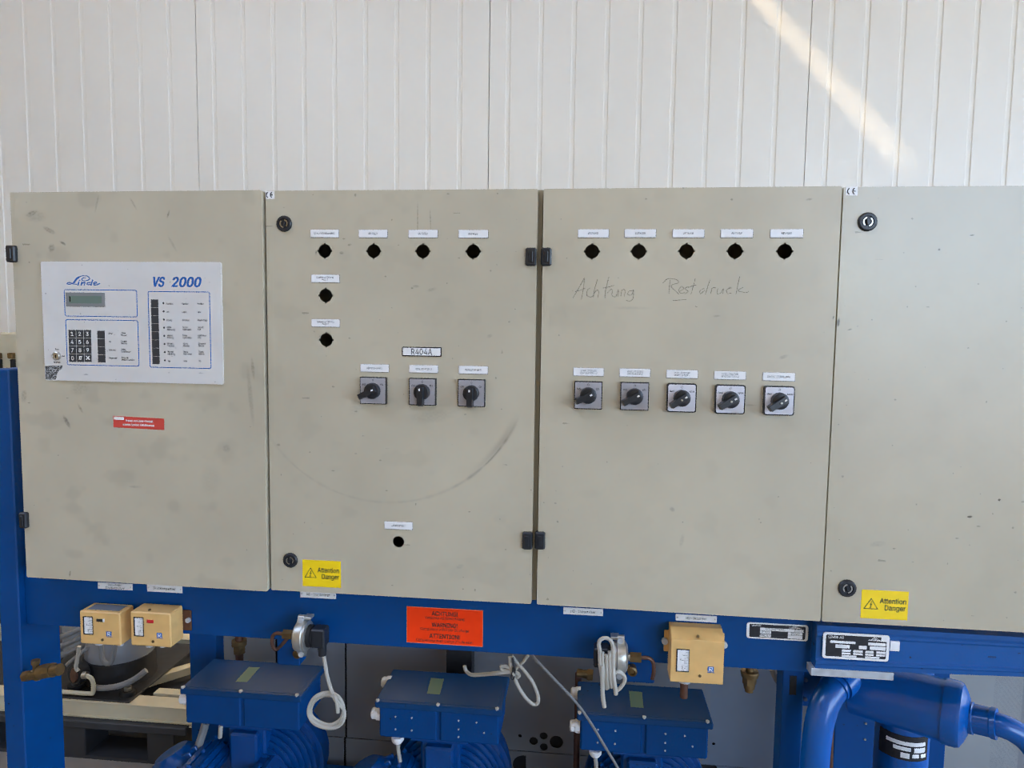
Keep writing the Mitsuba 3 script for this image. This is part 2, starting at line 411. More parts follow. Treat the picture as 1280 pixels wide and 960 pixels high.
def lock(c, u, v, r, rot, label):
    x, z = XZ(u, v)
    k = c.part('lock', lathe([(0, 0), (r, 0), (r, .003), (r * .86, .006), (r * .62, .0062), (r * .58, .003), (0, .003)], [x, 0, z], [0, -1, 0], 32), BLACKP, label)
    ins = cat([bx(-r * .16, r * .16, -.0072, -.002, -r * .34, r * .34, .0008)])
    ins.apply_transform(trimesh.transformations.rotation_matrix(rot, [0, 1, 0])); ins.apply_translation([x, 0, z])
    c.part('key_slot', ins, KNOB, sub=k)
    arcs = []
    for s in (0, 1):
        a = np.linspace(-1.0, 1.0, 9) + math.pi * s + rot
        arcs.append([(x + r * .46 * math.cos(t), z + r * .46 * math.sin(t)) for t in a])
    c.part('lock_ring', strokes(arcs, r * .14, -.0030, .0022, 1), STEEL, sub=k)


lock(CABS[1], 355.6, 279.8, .0172, .3, 'round black cam lock with pale key insert')
lock(CABS[1], 363.3, 700, .0168, .4, 'round black cam lock with pale key insert')
lock(CABS[3], 1084, 277.4, .0185, -.2, 'round black cam lock with pale key insert')
lock(CABS[3], 1058.6, 735, .0182, -.3, 'round black cam lock with pale key insert')


def plate(c, u, v, w, h, lines, th=.0042, framed=False):
    x, z = XZ(u, v)
    if framed:
        k = c.part('name_plate', prism(rrect(x - w / 2, x + w / 2, z - h / 2, z + h / 2, .0022), -.0022, .0021), INK, 'white R404A plate with black rim')
        c.part('plate_face', prism(rrect(x - w / 2 + .0022, x + w / 2 - .0022, z - h / 2 + .0022, z + h / 2 - .0022, .001), -.0026, .0004), WHITE, sub=k)
        y = -.0026
    else:
        k = c.part('name_plate', bx(x - w / 2, x + w / 2, -.0022, -.0001, z - h / 2, z + h / 2, .0004), WHITE); y = -.0022
        c.part('plate_holder', prism(sbox(x - w / 2 - .0006, z - h / 2 - .0009, x + w / 2 + .0009, z + h / 2 + .0004), -.0006, .0005), CABLEG, sub=k)
    n = len(lines); ms = []
    for j, l in enumerate(lines):
        zz = z + ((n - 1) / 2 - j) * th * 1.35 - th / 2
        if isinstance(l, str): ms.append(text(l, x, zz, th, y, bold=False, sx=.85))
    c.part('lettering', cat(ms), INK, sub=k)


for (u, v, l) in [(405.9, 292, ['STEUERSPANNUNG']), (466.5, 292.2, ['BETRIEB']), (528.9, 292.3, ['BETRIEB']), (591.7, 292.5, ['BETRIEB']), (406.8, 348.3, ['SAMMELSTÖRUNG', 'PRIO 1']), (407.2, 403.8, ['SAMMELSTÖRUNG', 'PRIO 2']),
                  (468.4, 460.2, ['VERDICHTER 1']), (529.6, 461.2, ['VERDICHTER 2']), (591.6, 462.4, ['VERDICHTER 3']), (498.2, 656.8, ['LAMPENTEST'])]:
    plate(CABS[1], u, v, .0625, .0162, l, .0042 if len(l) == 1 else .0036)
plate(CABS[1], 527.4, 439.6, .0865, .0205, ['R404A'], .0125, True)
for (u, v, l) in [(741.8, 292, ['BETRIEB']), (800.3, 292, ['BETRIEB']), (860.3, 292.2, ['BETRIEB']), (920.4, 292.3, ['BETRIEB']), (982.1, 292.4, ['BETRIEB']), (735.8, 464.8, ['VERFLÜSSIGER', 'VENTILATOR 1,2']), (793.6, 465.8, ['VERFLÜSSIGER', 'VENTILATOR 3']),
                  (852.4, 467.4, ['VERFLÜSSIGER', 'VENTILATOR 4']), (911.8, 468.9, ['VERFLÜSSIGER', 'VENTILATOR 5,6']), (972.4, 470.6, ['ENTHITZERPUMPE'])]:
    plate(CABS[2], u, v, .0630, .0165, l, .0042 if len(l) == 1 else .0038)


def switch(c, u, v, w, rot, light, left, right, top='0'):
    """Rotary switch: square plate, printed words, round knob with a lever pointing to rot (degrees from +x, counter-clockwise)."""
    x, z = XZ(u, v); h = w / 2; rr = .005 if light else .001
    k = c.part('rotary_switch', prism(rrect(x - h, x + h, z - h, z + h, rr), -.010, .0099), KNOB, ('light' if light else 'grey') + ' square rotary switch with black knob')
    f = h - (.0024 if light else .0018)
    c.part('face_plate', prism(rrect(x - f, x + f, z - f, z + f, rr * .7), -.0115, .0015), LIGHTPLATE if light else GREYPLATE, sub=k)
    ms = [text(top, x, z + h * .66, .0052, -.0115), text(left, x - h * .68, z + h * .40, .0038, -.0115, bold=True, sx=.72), text(right, x + h * .66, z + h * .40, .0038, -.0115, bold=True, sx=.72)]
    c.part('lettering', cat(ms), INK, sub=k)
    r = .0172
    kn = lathe([(0, 0), (r, 0), (r, .008), (r * .93, .012), (r * .80, .013), (0, .0135)], [x, -.0115, z], [0, -1, 0], 36)
    c.part('knob', kn, KNOB, sub=k)
    lev = trimesh.convex.convex_hull(np.array([(a, y, b) for a, y, b in [(-.013, -.004, -.007), (-.013, -.004, .007), (.0275, -.008, -.0062), (.0275, -.008, .0062), (-.011, -.026, -.0062), (-.011, -.026, .0062), (.0265, -.028, -.0056), (.0265, -.028, .0056), (.0295, -.016, -.0045), (.0295, -.016, .0045)]]))
    lev.apply_transform(trimesh.transformations.rotation_matrix(-math.radians(rot), [0, 1, 0])); lev.apply_translation([x, -.0115, z])
    c.part('lever', lev, KNOB, sub=k, smooth=20)
    mk = bx(-.0095, -.0045, -.0287, -.0279, -.0016, .0016)
    mk.apply_transform(trimesh.transformations.rotation_matrix(-math.radians(rot), [0, 1, 0])); mk.apply_translation([x, -.0115, z])
    c.part('pointer_mark', mk, INKW, sub=k)
    if light:
        a = math.radians(rot); sc = cyl([x + .003 * math.cos(a), -.0385, z + .003 * math.sin(a)], [x + .003 * math.cos(a), -.0418, z + .003 * math.sin(a)], .0022, 12)
        c.part('screw', sc, STEEL, sub=k)


for (u, v, rot) in [(468, 487.8, 207), (529.3, 489.3, 270), (590.2, 490.8, 270)]:
    switch(CABS[1], u, v, .0585, rot, False, 'AUS', 'EIN')
for (u, v, rot, li) in [(735.5, 493.5, 207, 0), (793, 494.7, 209, 0), (851.2, 496.6, 214, 1), (911.1, 498.4, 212, 1), (971.5, 500, 214, 1)]:
    switch(CABS[2], u, v, .060 if li else .0585, rot, li, 'Hand' if li else 'AUS', 'Autom' if li else 'EIN')


# flat print on the doors
def sticker_quad(c, uvs, m, name, label, y=-.0006):
    pts = [XZ(*q) for q in uvs]
    return c.part(name, prism(Polygon(pts), y, -y - .00005), m, label), pts


def danger(c, u0, v0, u1, v1):
    (x0, z1), (x1, z0) = XZ(u0, v0), XZ(u1, v1); w, h = x1 - x0, z1 - z0
    k = c.part('warning_sticker', bx(x0, x1, -.0006, -.00005, z0, z1), YELLOW, 'yellow Attention Danger sticker')
    tri = Polygon([(x0 + .05 * w, z0 + .33 * h), (x0 + .37 * w, z0 + .33 * h), (x0 + .21 * w, z0 + .72 * h)])
    tri = tri.difference(tri.buffer(-.0014))
    bolt = Polygon([(x0 + q[0] * w, z0 + q[1] * h) for q in [(.215, .60), (.185, .47), (.212, .49), (.190, .395), (.180, .40), (.192, .365), (.222, .39), (.207, .395), (.236, .515), (.208, .495), (.228, .60)]])
    c.part('lettering', cat([prism(unary_union([tri, bolt]), -.0009, .0003), text('Attention', x0 + .955 * w, z0 + .555 * h, .0105, -.0006, 'r', True, width=.56 * w), text('Danger', x0 + .955 * w, z0 + .315 * h, .0105, -.0006, 'r', True, width=.45 * w)]), INK, sub=k)


danger(CABS[1], 378.2, 699.4, 426.2, 734.8); danger(CABS[3], 1077.3, 736.8, 1133.8, 775.3)


def ce_mark(c, u0, v0, u1, v1):
    (x0, z1), (x1, z0) = XZ(u0, v0), XZ(u1, v1); h = z1 - z0
    k = c.part('ce_sticker', bx(x0, x1, -.0004, -.00005, z0, z1), WHITE, 'small white CE sticker')
    R = h * .34; zc = (z0 + z1) / 2; g = []
    for xc in (x0 + .36 * (x1 - x0), x0 + .80 * (x1 - x0)):
        a = np.linspace(math.radians(115), math.radians(245), 10); g.append([(xc + R * math.cos(t) * .9, zc + R * math.sin(t)) for t in a])
    xe = x0 + .80 * (x1 - x0); g.append([(xe - R * .85, zc), (xe - R * .1, zc)])
    c.part('lettering', strokes(g, h * .12, -.0004, .0003, 1), INK, sub=k)


ce_mark(CABS[1], 331.8, 238.8, 343.2, 248.6); ce_mark(CABS[3], 1057.8, 233.6, 1071.8, 244.4)

# handwriting on the third door
HW = [[(180, 472), (205, 430), (226, 393)], [(226, 393), (223, 430), (214, 477)], [(190, 447), (228, 434)], [(250, 432), (239, 440), (236, 462), (252, 468), (262, 462)], [(278, 398), (266, 440), (262, 470)], [(263, 455), (277, 440), (283, 450), (280, 470)],
      [(324, 388), (310, 445), (308, 473)], [(300, 432), (322, 428), (345, 422)], [(318, 452), (334, 437), (338, 445), (336, 462), (352, 466), (362, 438), (361, 465)], [(372, 464), (376, 441), (388, 441), (386, 466)], [(420, 442), (403, 446), (401, 460), (416, 458), (422, 440), (420, 474), (405, 486), (393, 480)],
      [(568, 400), (563, 455)], [(540, 412), (560, 395), (594, 399), (600, 412), (572, 424), (602, 456)], [(604, 447), (622, 436), (614, 426), (603, 440), (611, 454), (626, 450)], [(640, 427), (628, 435), (640, 447), (627, 455)], [(668, 396), (652, 456)], [(640, 430), (672, 420)],
      [(704, 433), (687, 444), (691, 455), (705, 441)], [(727, 398), (709, 456)], [(730, 456), (736, 433), (750, 432)], [(758, 435), (755, 455), (770, 452), (780, 435), (778, 455)], [(808, 432), (793, 440), (797, 455), (812, 452)], [(845, 388), (830, 456)], [(858, 430), (838, 443), (872, 451), (880, 446)], [(580, 482), (632, 479)], [(668, 506), (676, 507)]]
HW = [[XZ(660 + a / 3.2, 225 + b / 3.2) for a, b in l] for l in HW]
hw_ = unary_union([LineString(spline(l, 5)).buffer(.0005, quad_segs=2) for l in HW]).simplify(.00006)
for g_ in sorted(hw_.geoms, key=lambda g: g.centroid.x): CABS[2].part('handwriting', prism(g_, -.00017, .00012), INKG, 'pencil handwriting')

# operator panel of the first cabinet; o() reads the enlarged view of the panel
c = CABS[0]


def o(a, b): return XZ(40 + a / 5.12, 310 + b / 5.12)


X0, X1, Z0, Z1 = .0716, .5014, 1.4668, 1.7348
op = c.part('operator_panel', prism(rrect(X0, X1, Z0, Z1, .004), -.004, .0039), PANELW, 'white operator panel with keypad and blue lettering', smooth=False)
y = -.004
frames = []
for (a0, b0, a1, b1) in [(216, 265, 692, 444), (226, 456, 703, 758), (756, 277, 1165, 772)]:
    (p0, q1), (p1, q0) = o(a0, b0), o(a1, b1); frames.append(ring_plate(p0, p1, q0, q1, .0045, .0017))
c.part('blue_frames', prism(unary_union(frames), y - .0003, .0003), INKB, sub=op)
(p0, q1), (p1, q0) = o(229, 285), o(484, 378)
c.part('display_frame', bx(p0, p1, y - .0015, y, q0, q1, .0006), LCDF, sub=op)
(p0, q1), (p1, q0) = o(252, 307), o(464, 356)
c.part('display', bx(p0, p1, y - .0019, y - .0014, q0, q1), LCD, sub=op)
p, q = o(262, 345)
c.part('display_digit', bx(p - .002, p + .001, y - .0021, y - .0018, q, q + .012), INK, sub=op)
keys = '123456789 0 '
for j in range(4):
    for i in range(3):
        a0, b0 = 247 + i * 49 + j * 1.3, 524 + j * 51.5; (p0, q1), (p1, q0) = o(a0, b0), o(a0 + 47.5, b0 + 50)
        c.part('key', bx(p0, p1, y - .0008, y, q0, q1, .0003), KEYB, sub=op)
ms = []
for j, row in enumerate(['123', '456', '789', '0']):
    for i, ch in enumerate(row):
        p, q = o(271 + i * 49 + j * 1.3, 562 + j * 51.5); ms.append(text(ch, p, q, .0088, y - .0008, bold=True))
p, q = o(324, 702); d = .004
ms.append(prism(Polygon([(p - d, q - d), (p + d * .6, q - d), (p + d, q + d), (p - d * .6, q + d)]).difference(Polygon([(p - d * .3, q - d * .4), (p + d * .3, q - d * .4), (p + d * .5, q + d * .4), (p - d * .1, q + d * .4)])), y - .0011, .0003))
p, q = o(373, 702); ms.append(strokes([[(p - d, q - d), (p + d, q + d)], [(p - d, q + d), (p + d, q - d)]], .0022, y - .0008, .0003, 1))
c.part('key_lettering', cat(ms), INKW, sub=op)
for j in range(4):
    (p0, q1), (p1, q0) = o(432 + j * 1.5, 529 + j * 51), o(481 + j * 1.5, 578.5 + j * 51); c.part('key', bx(p0, p1, y - .0008, y, q0, q1, .0003), KEYB, sub=op)
for j in range(8):
    (p0, q1), (p1, q0) = o(777 + j * 1.3, 330 + j * 51.7), o(825 + j * 1.3, 380.5 + j * 51.7); c.part('key', bx(p0, p1, y - .0008, y, q0, q1, .0003), KEYB, sub=op)
dots, words = [], []
T1 = [('Position', 'Position', 'Position'), ('Ort', 'Local', 'Lieu'), ('Handy', 'Set time', 'Heure d\'été'), ('Kälte|Abtauung', 'Set all|Fault state', 'Défaut|Etat'), ('Heizen|Störung', 'Relay|Fault state', 'Radiateur|Etat'), ('Niveau|Fernbed.', 'Alarm|Remote', 'Distance|Niveau'), ('Niveau|Meldung', 'Delay|Fault state', 'Signal|Alarme'), ('Ein', 'Start', 'On')]
for j, row in enumerate(T1):
    b = 354 + j * 52; p, q = o(857 + j * 1.4, b); dots.append(Point(p, q).buffer(.0022, quad_segs=4))
    for i, wd in enumerate(row):
        two = wd.split('|')
        for t, s in enumerate(two):
            p, q = o((876, 976, 1074)[i] + j * 1.4, b + 9 + (t - .5 * (len(two) - 1)) * 14); words.append(text(s, p, q, .0036, y, 'l', True, sx=.85))
for j, (s1, s2) in enumerate([('Ziffer', 'Ziffer|Effacer'), ('Tür', 'Heures|Minuter'), ('Löschen', 'Relay|Défaillance'), ('Parameter', 'Prog. ein|Mise en service')]):
    p, q = o(504 + j, 552 + j * 52); words.append(text(s1, p, q, .0036, y, 'l', True, sx=.85))
    for t, s in enumerate(s2.split('|')):
        p, q = o(585 + j, 556 + j * 52 + (t - .5) * 14); words.append(text(s, p, q, .0036, y, 'l', True, sx=.85))
for s, b in (('Test', 653), ('Normal', 735)):
    p, q = o(173, b); words.append(text(s, p, q, .0034, y, bold=True))
p, q = o(212, 695); words.append(text('Aus', p, q, .0030, y, bold=True))
c.part('small_print', cat(words + [prism(unary_union(dots), y - .0003, .0003)]), INK, sub=op)
p, q = o(783, 248); p1, _ = o(1118, 248); _, q1 = o(783, 188)
vs = text('VS', p, q, (q1 - q), y, 'l', True, shear=.22, width=.0275); nn = text('2000', o(904, 0)[0], q, (q1 - q), y, 'l', True, shear=.22, width=.0665)
vv = []
for k_ in range(4):
    for m_ in (vs, nn):
        m_ = m_.copy(); m_.apply_translation([.0005 * (k_ - 1.5), -.00002 * k_, .0002 * (k_ % 2)]); vv.append(m_)
c.part('model_lettering', cat(vv), INKB, sub=op)
LOGO = [(24, [(690, 235), (640, 215), (597, 235), (582, 268), (610, 298), (680, 306), (760, 290), (806, 255), (790, 205), (730, 172), (640, 162), (560, 172), (480, 212)]), (50, [(500, 200), (440, 240), (395, 295), (350, 355)]), (26, [(370, 330), (340, 360), (280, 393), (205, 414), (150, 396), (170, 366), (222, 356), (285, 378), (350, 402), (430, 408)]),
        (42, [(490, 345), (466, 428)]), (34, [(508, 286), (514, 292)]), (40, [(584, 350), (560, 430)]), (34, [(590, 385), (645, 352), (672, 366), (650, 430)]), (34, [(812, 362), (765, 355), (738, 392), (757, 424), (806, 412)]), (42, [(892, 296), (845, 430)]), (30, [(930, 396), (1010, 372), (998, 346), (950, 350), (920, 392), (945, 432), (1010, 424), (1060, 408), (1104, 388)])]


def logo(tf, sc, y):
    """The maker's script lettering; tf places a point of the drawing, sc is metres per unit of it."""
    return prism(unary_union([LineString([tf(*p) for p in spline(l, 6)]).buffer(w * sc / 2, quad_segs=3) for w, l in LOGO]).simplify(sc * 2), y - .0003, .0003)


c.part('logo', logo(lambda u, v: o((40 + u / 23.27) * 5.12, (28 + v / 23.27) * 5.12), .0019 / 25, y), INKB, sub=op)
p, q = o(173, 690)
c.part('key_switch', lathe([(0, 0), (.0098, 0), (.0098, .0045), (.0076, .006), (.0068, .0045), (0, .0045)], [p, y, q], [0, -1, 0], 28), STEEL, sub=op)
c.part('keyhole', cat([bx(p - .001, p + .001, y - .0052, y - .0045, q - .005, q + .003), cyl([p, y - .0045, q], [p, y - .0052, q], .002, 10)]), INK, sub=op)
(rx0, rz1), (rx1, rz0) = o(95, 752), o(210, 838)
res = Polygon([o(95, 753), o(208, 752), o(205, 772), o(188, 780), o(176, 795), o(170, 815), o(165, 840), o(130, 843), o(98, 838)])
c.part('torn_label', prism(res, y - .0003, .0003), RESIDUE, 'torn dark remains of a label', sub=op)
sk, pts = sticker_quad(c, [(143, 519.7), (206.8, 522.9), (207, 537.2), (143.3, 533.8)], RED, 'red_sticker', 'red sticker with two lines of small white writing')
(sx0, sz1), (sx1, sz0) = pts[0], pts[2]
ms = [text('Ersetzt von Linde-Produkt', (sx0 + sx1) / 2 + .002, sz0 + .0165, .0050, -.0006, bold=True, width=.066), text('unseres Services Tiefkältewesen', (sx0 + sx1) / 2, sz0 + .0075, .0050, -.0006, bold=True, width=.076)]
for m_ in ms: m_.apply_transform(trimesh.transformations.rotation_matrix(0.008, [0, 1, 0], [(sx0 + sx1) / 2, 0, sz0]))
c.part('lettering', cat(ms), INKW, sub=sk)
c.part('white_tab', prism(Polygon([XZ(144, 520.5), XZ(156.5, 521.2), XZ(156.5, 524.8), XZ(144, 524.2)]), -.0009, .0003), WHITE, sub=sk)

# ------------------------------------------------------------------ blue frame
BY = 0.05
fr = thing('machine_frame', 'blue painted steel frame carrying the control cabinets and compressors', 'machine frame')
beam = obj(fr, 'cross_beam', cat([bx(-.05, 1.797, BY, BY + .008, .862, .997, .001), bx(-.05, 1.797, BY + .008, BY + .16, .989, .997), bx(-.05, 1.797, BY + .008, BY + .06, .862, .870)]), BLUE)
front_post = obj(fr, 'post', cat([bx(-.1026, -.05, .03, .16, 0, 1.487, .003)]), BLUE, 'blue corner post left of the cabinets')
for (u0, u1, Y, z1) in [(237, 270, .56, .98), (558, 590, .60, .98)]:
    a, b = P(u0, 815, Y)[0], P(u1, 815, Y)[0]; obj(fr, 'post', bx(a, b, Y, Y + .05, 0, z1, .002), BLUE if u0 < 300 else DARK)
obj(fr, 'top_rail', cat([bx(-.10, 2.6, .55, .66, .955, .985)]), BLUE)
a, b = P(976, 900, .14)[0], P(1003, 900, .14)[0]
obj(fr, 'post', bx(a, b, .14, .19, 0, .99, .002), BLUE)
a, b = P(1003, 870, .16)[0], P(1046, 870, .16)[0]; zb_ = P(1020, 882, .16)[2]
q0, q1 = P(1157, 900, .56), P(1184, 900, .56)
obj(fr, 'post', bx(q0[0], q1[0], .56, .60, 0, .95, .002), BLUE)
br = obj(fr, 'bracket', bx(a - .01, b, .155, .162, zb_, .98), BLUE)
for (u, v) in [(1006.5, 849), (1006, 873)]:
    q = P(u, v, .155); obj(br, 'bolt', cyl(q, q - [0, .006, 0], .0045, 6), STEEL)
q0, q1 = P(988, 845, .138), P(995, 869, .138); obj(br, 'slot', bx(q0[0], q1[0], .1385, .1405, q1[2], q0[2]), RUBBER)
a, b = P(1044, 900, .36)[0], P(1094, 900, .36)[0]
cp = obj(fr, 'column', bx(a, b, .36, .37, 0, .98, .002), BLUE)
for (u, v) in [(1082, 904), (1081, 924)]:
    q = P(u, v, .36); obj(cp, 'bolt', cyl(q, q - [0, .003, 0], .003, 8), STEEL)
for m_ in (bx(-.1, 2.6, .30, .36, .06, .14), bx(-.1, 2.6, .62, .68, .06, .14), bx(-.1, 0, .16, .68, 0, .06), bx(1.75, 1.85, .19, .68, 0, .06)): obj(fr, 'base_rail', m_, BLUE)
# right saddle beam with pressed lines
rb0, rb1 = P(1015, 842, .02), P(1280, 845.5, .02)
zb0 = .872
prof = [(.02, .981), (.02, .970), (.0165, .966), (.0165, .960), (.02, .955), (.02, .908), (.016, .904), (.016, .898), (.02, .894), (.02, .884), (.049, .884), (.049, .981)]
m_ = trimesh.creation.extrude_polygon(Polygon(prof), 1.2, engine='earcut')      # (y, z) drawing along x
m_.apply_transform(np.array([[0, 0, 1, 1.7975], [1, 0, 0, 0], [0, 1, 0, 0], [0, 0, 0, 1.0]]))
v_ = np.array(m_.vertices); v_[:, 2] += (v_[:, 0] - 1.7975) * (.026 * (.981 - v_[:, 2]) / .097 - .005 * (v_[:, 2] - .884) / .097); m_.vertices = v_      # tapers towards its far end
if m_.volume < 0: m_.invert()
saddle = obj(fr, 'saddle_beam', m_, BLUESTEEL, 'lighter blue beam under the rightmost cabinet', smooth=False)
q0, q1 = P(1014, 837, .018), P(1117, 851, .018)
obj(fr, 'strip', bx(q0[0], q1[0], .018, .049, q1[2], q1[2] + .0165, .0008), ZINC, 'short galvanised strip under the beam')


def tag(u0, v0, u1, v1, lines, Y, name='label_strip', th=.006, label='white engraved label'):
    (a, _, z1), (b, _, z0) = P(u0, v0, Y), P(u1, v1, Y)
    k = obj(fr, name, bx(a, b, Y - .0012, Y - .0001, z0, z1, .0003), WHITE, label)
    ms = [text(l, (a + b) / 2, (z0 + z1) / 2 + ((len(lines) - 1) / 2 - j) * th * 1.35 - th / 2, th, Y - .0012, sx=.9) for j, l in enumerate(lines)]
    obj(k, 'lettering', cat(ms), INK)
    for x in (a + .004, b - .004):
        obj(k, 'screw', cyl([x, Y - .0012, (z0 + z1) / 2], [x, Y - .0022, (z0 + z1) / 2], .0017, 8), STEEL)


tag(122.5, 727.5, 166, 738, ['Sicherheits-', 'Druckbegrenzer'], BY, th=.0052)
tag(184, 729.5, 228.3, 741.4, ['Druckbegrenzer'], BY)
tag(375.5, 737, 420.2, 748.8, ['ND-Transmitter'], BY)
tag(704.3, 758.7, 753.6, 770, ['HD-Transmitter'], BY)
tag(844.6, 767.2, 895.8, 778.2, ['HD-Wächter'], BY)
# orange notice
(a, _, z1), (b, _, z0) = P(508.4, 757.5, BY), P(603.6, 808.5, BY)
ok = obj(fr, 'oil_notice', bx(a, b, BY - .0008, BY - .0001, z0, z1), ORANGE, 'orange red ester oil warning sticker')
obj(ok, 'border', prism(ring_plate(a, b, z0, z1, .0006, .0014), BY - .001, .0002), ORANGEB)
h = z1 - z0; xm = (a + b) / 2
obj(ok, 'lettering', cat([text(s, xm, z0 + h * f, t, BY - .0008, bold=t > .008, sx=sx) for s, f, t, sx in
    [('ACHTUNG!', .785, .0098, .85), ('Verdichter mit Esterölfüllung', .685, .0062, .80), ('WARNING!', .475, .0098, .85), ('Compressor with Ester Oil charge', .375, .0062, .84), ('ATTENTION!', .165, .0098, .85), ("Compresseur avec charge d'huile ester", .062, .0062, .84)]]), INK)


def type_plate(par, A, B, Y, rows, label, name='type_plate'):
    """Black printed rating plate with white fields, A and B its corners as pixels read off on plane Y; rows: fields in fractions."""
    (a, _, z1), (b, _, z0) = P(*A, Y), P(*B, Y); w, h = b - a, z1 - z0
    k = obj(par, name, prism(rrect(a, b, z0, z1, .006), Y - .0014, .0013), WHITE, label)
    mx, my = .045, .09
    fx = lambda t: a + w * (mx + (1 - 2 * mx) * t); fz = lambda t: z0 + h * (my + (1 - 2 * my) * t)
    blk = rrect(fx(0), fx(1), fz(0), fz(1), .003)
    for (x0, q0, x1, q1) in rows: blk = blk.difference(sbox(fx(x0), fz(q0), fx(x1), fz(q1)))
    obj(k, 'print', prism(blk, Y - .0017, .0003), INK)
    ms = [text('LINDE AG', fx(.04), fz(.85), h * .085, Y - .0017, 'l', True)]
    ms.append(logo(lambda u, v: (fx(.70 + .22 * (u - 140) / 970), fz(.97 - .15 * (v - 150) / 290)), w * .22 / 970, Y - .0017))
    obj(k, 'lettering', cat(ms), INKW)
    return k, fx, fz


k, fx, fz = type_plate(fr, (933.5, 777.3), (1009.6, 801.5), BY, [(.19, .54, .97, .76), (.19, .30, .39, .52), (.19, .04, .39, .26), (.69, .30, .95, .52), (.69, .04, .95, .28)], 'black and white rating plate')
obj(k, 'field_lettering', cat([text('VPP 501-4250', fx(.28), fz(.61), .0052, BY - .0014, 'l', width=.042), text('23595', fx(.80), fz(.61), .0052, BY - .0014, 'l', width=.02), text('2000', fx(.29), fz(.35), .0048, BY - .0014), text('R404A', fx(.29), fz(.09), .0048, BY - .0014), text('25/12', fx(.82), fz(.35), .0048, BY - .0014)]), INK)
type_plate(fr, (1029, 789.5), (1110.2, 827), .0158, [(.91, .80, 1.01, 1.01), (.07, .62, .49, .74), (.70, .60, .99, .74), (.16, .40, .40, .57), (.55, .40, .68, .57), (.73, .40, .99, .57), (.27, .24, .42, .35), (.46, .24, .62, .35), (.66, .24, .80, .35), (.84, .24, .99, .35), (.27, .12, .42, .21), (.46, .12, .62, .21), (.66, .12, .80, .21), (.84, .12, .99, .21), (.27, .01, .52, .09), (.66, .01, .90, .09)], 'black and white rating plate on the lighter beam')
(a, _, z1), (b, _, z0) = P(1113, 801.5, .0158), P(1124, 814, .0158)
obj(fr, 'small_sticker', bx(a, b, .0148, .0200, z0, z1), WHITE, 'small square white sticker')

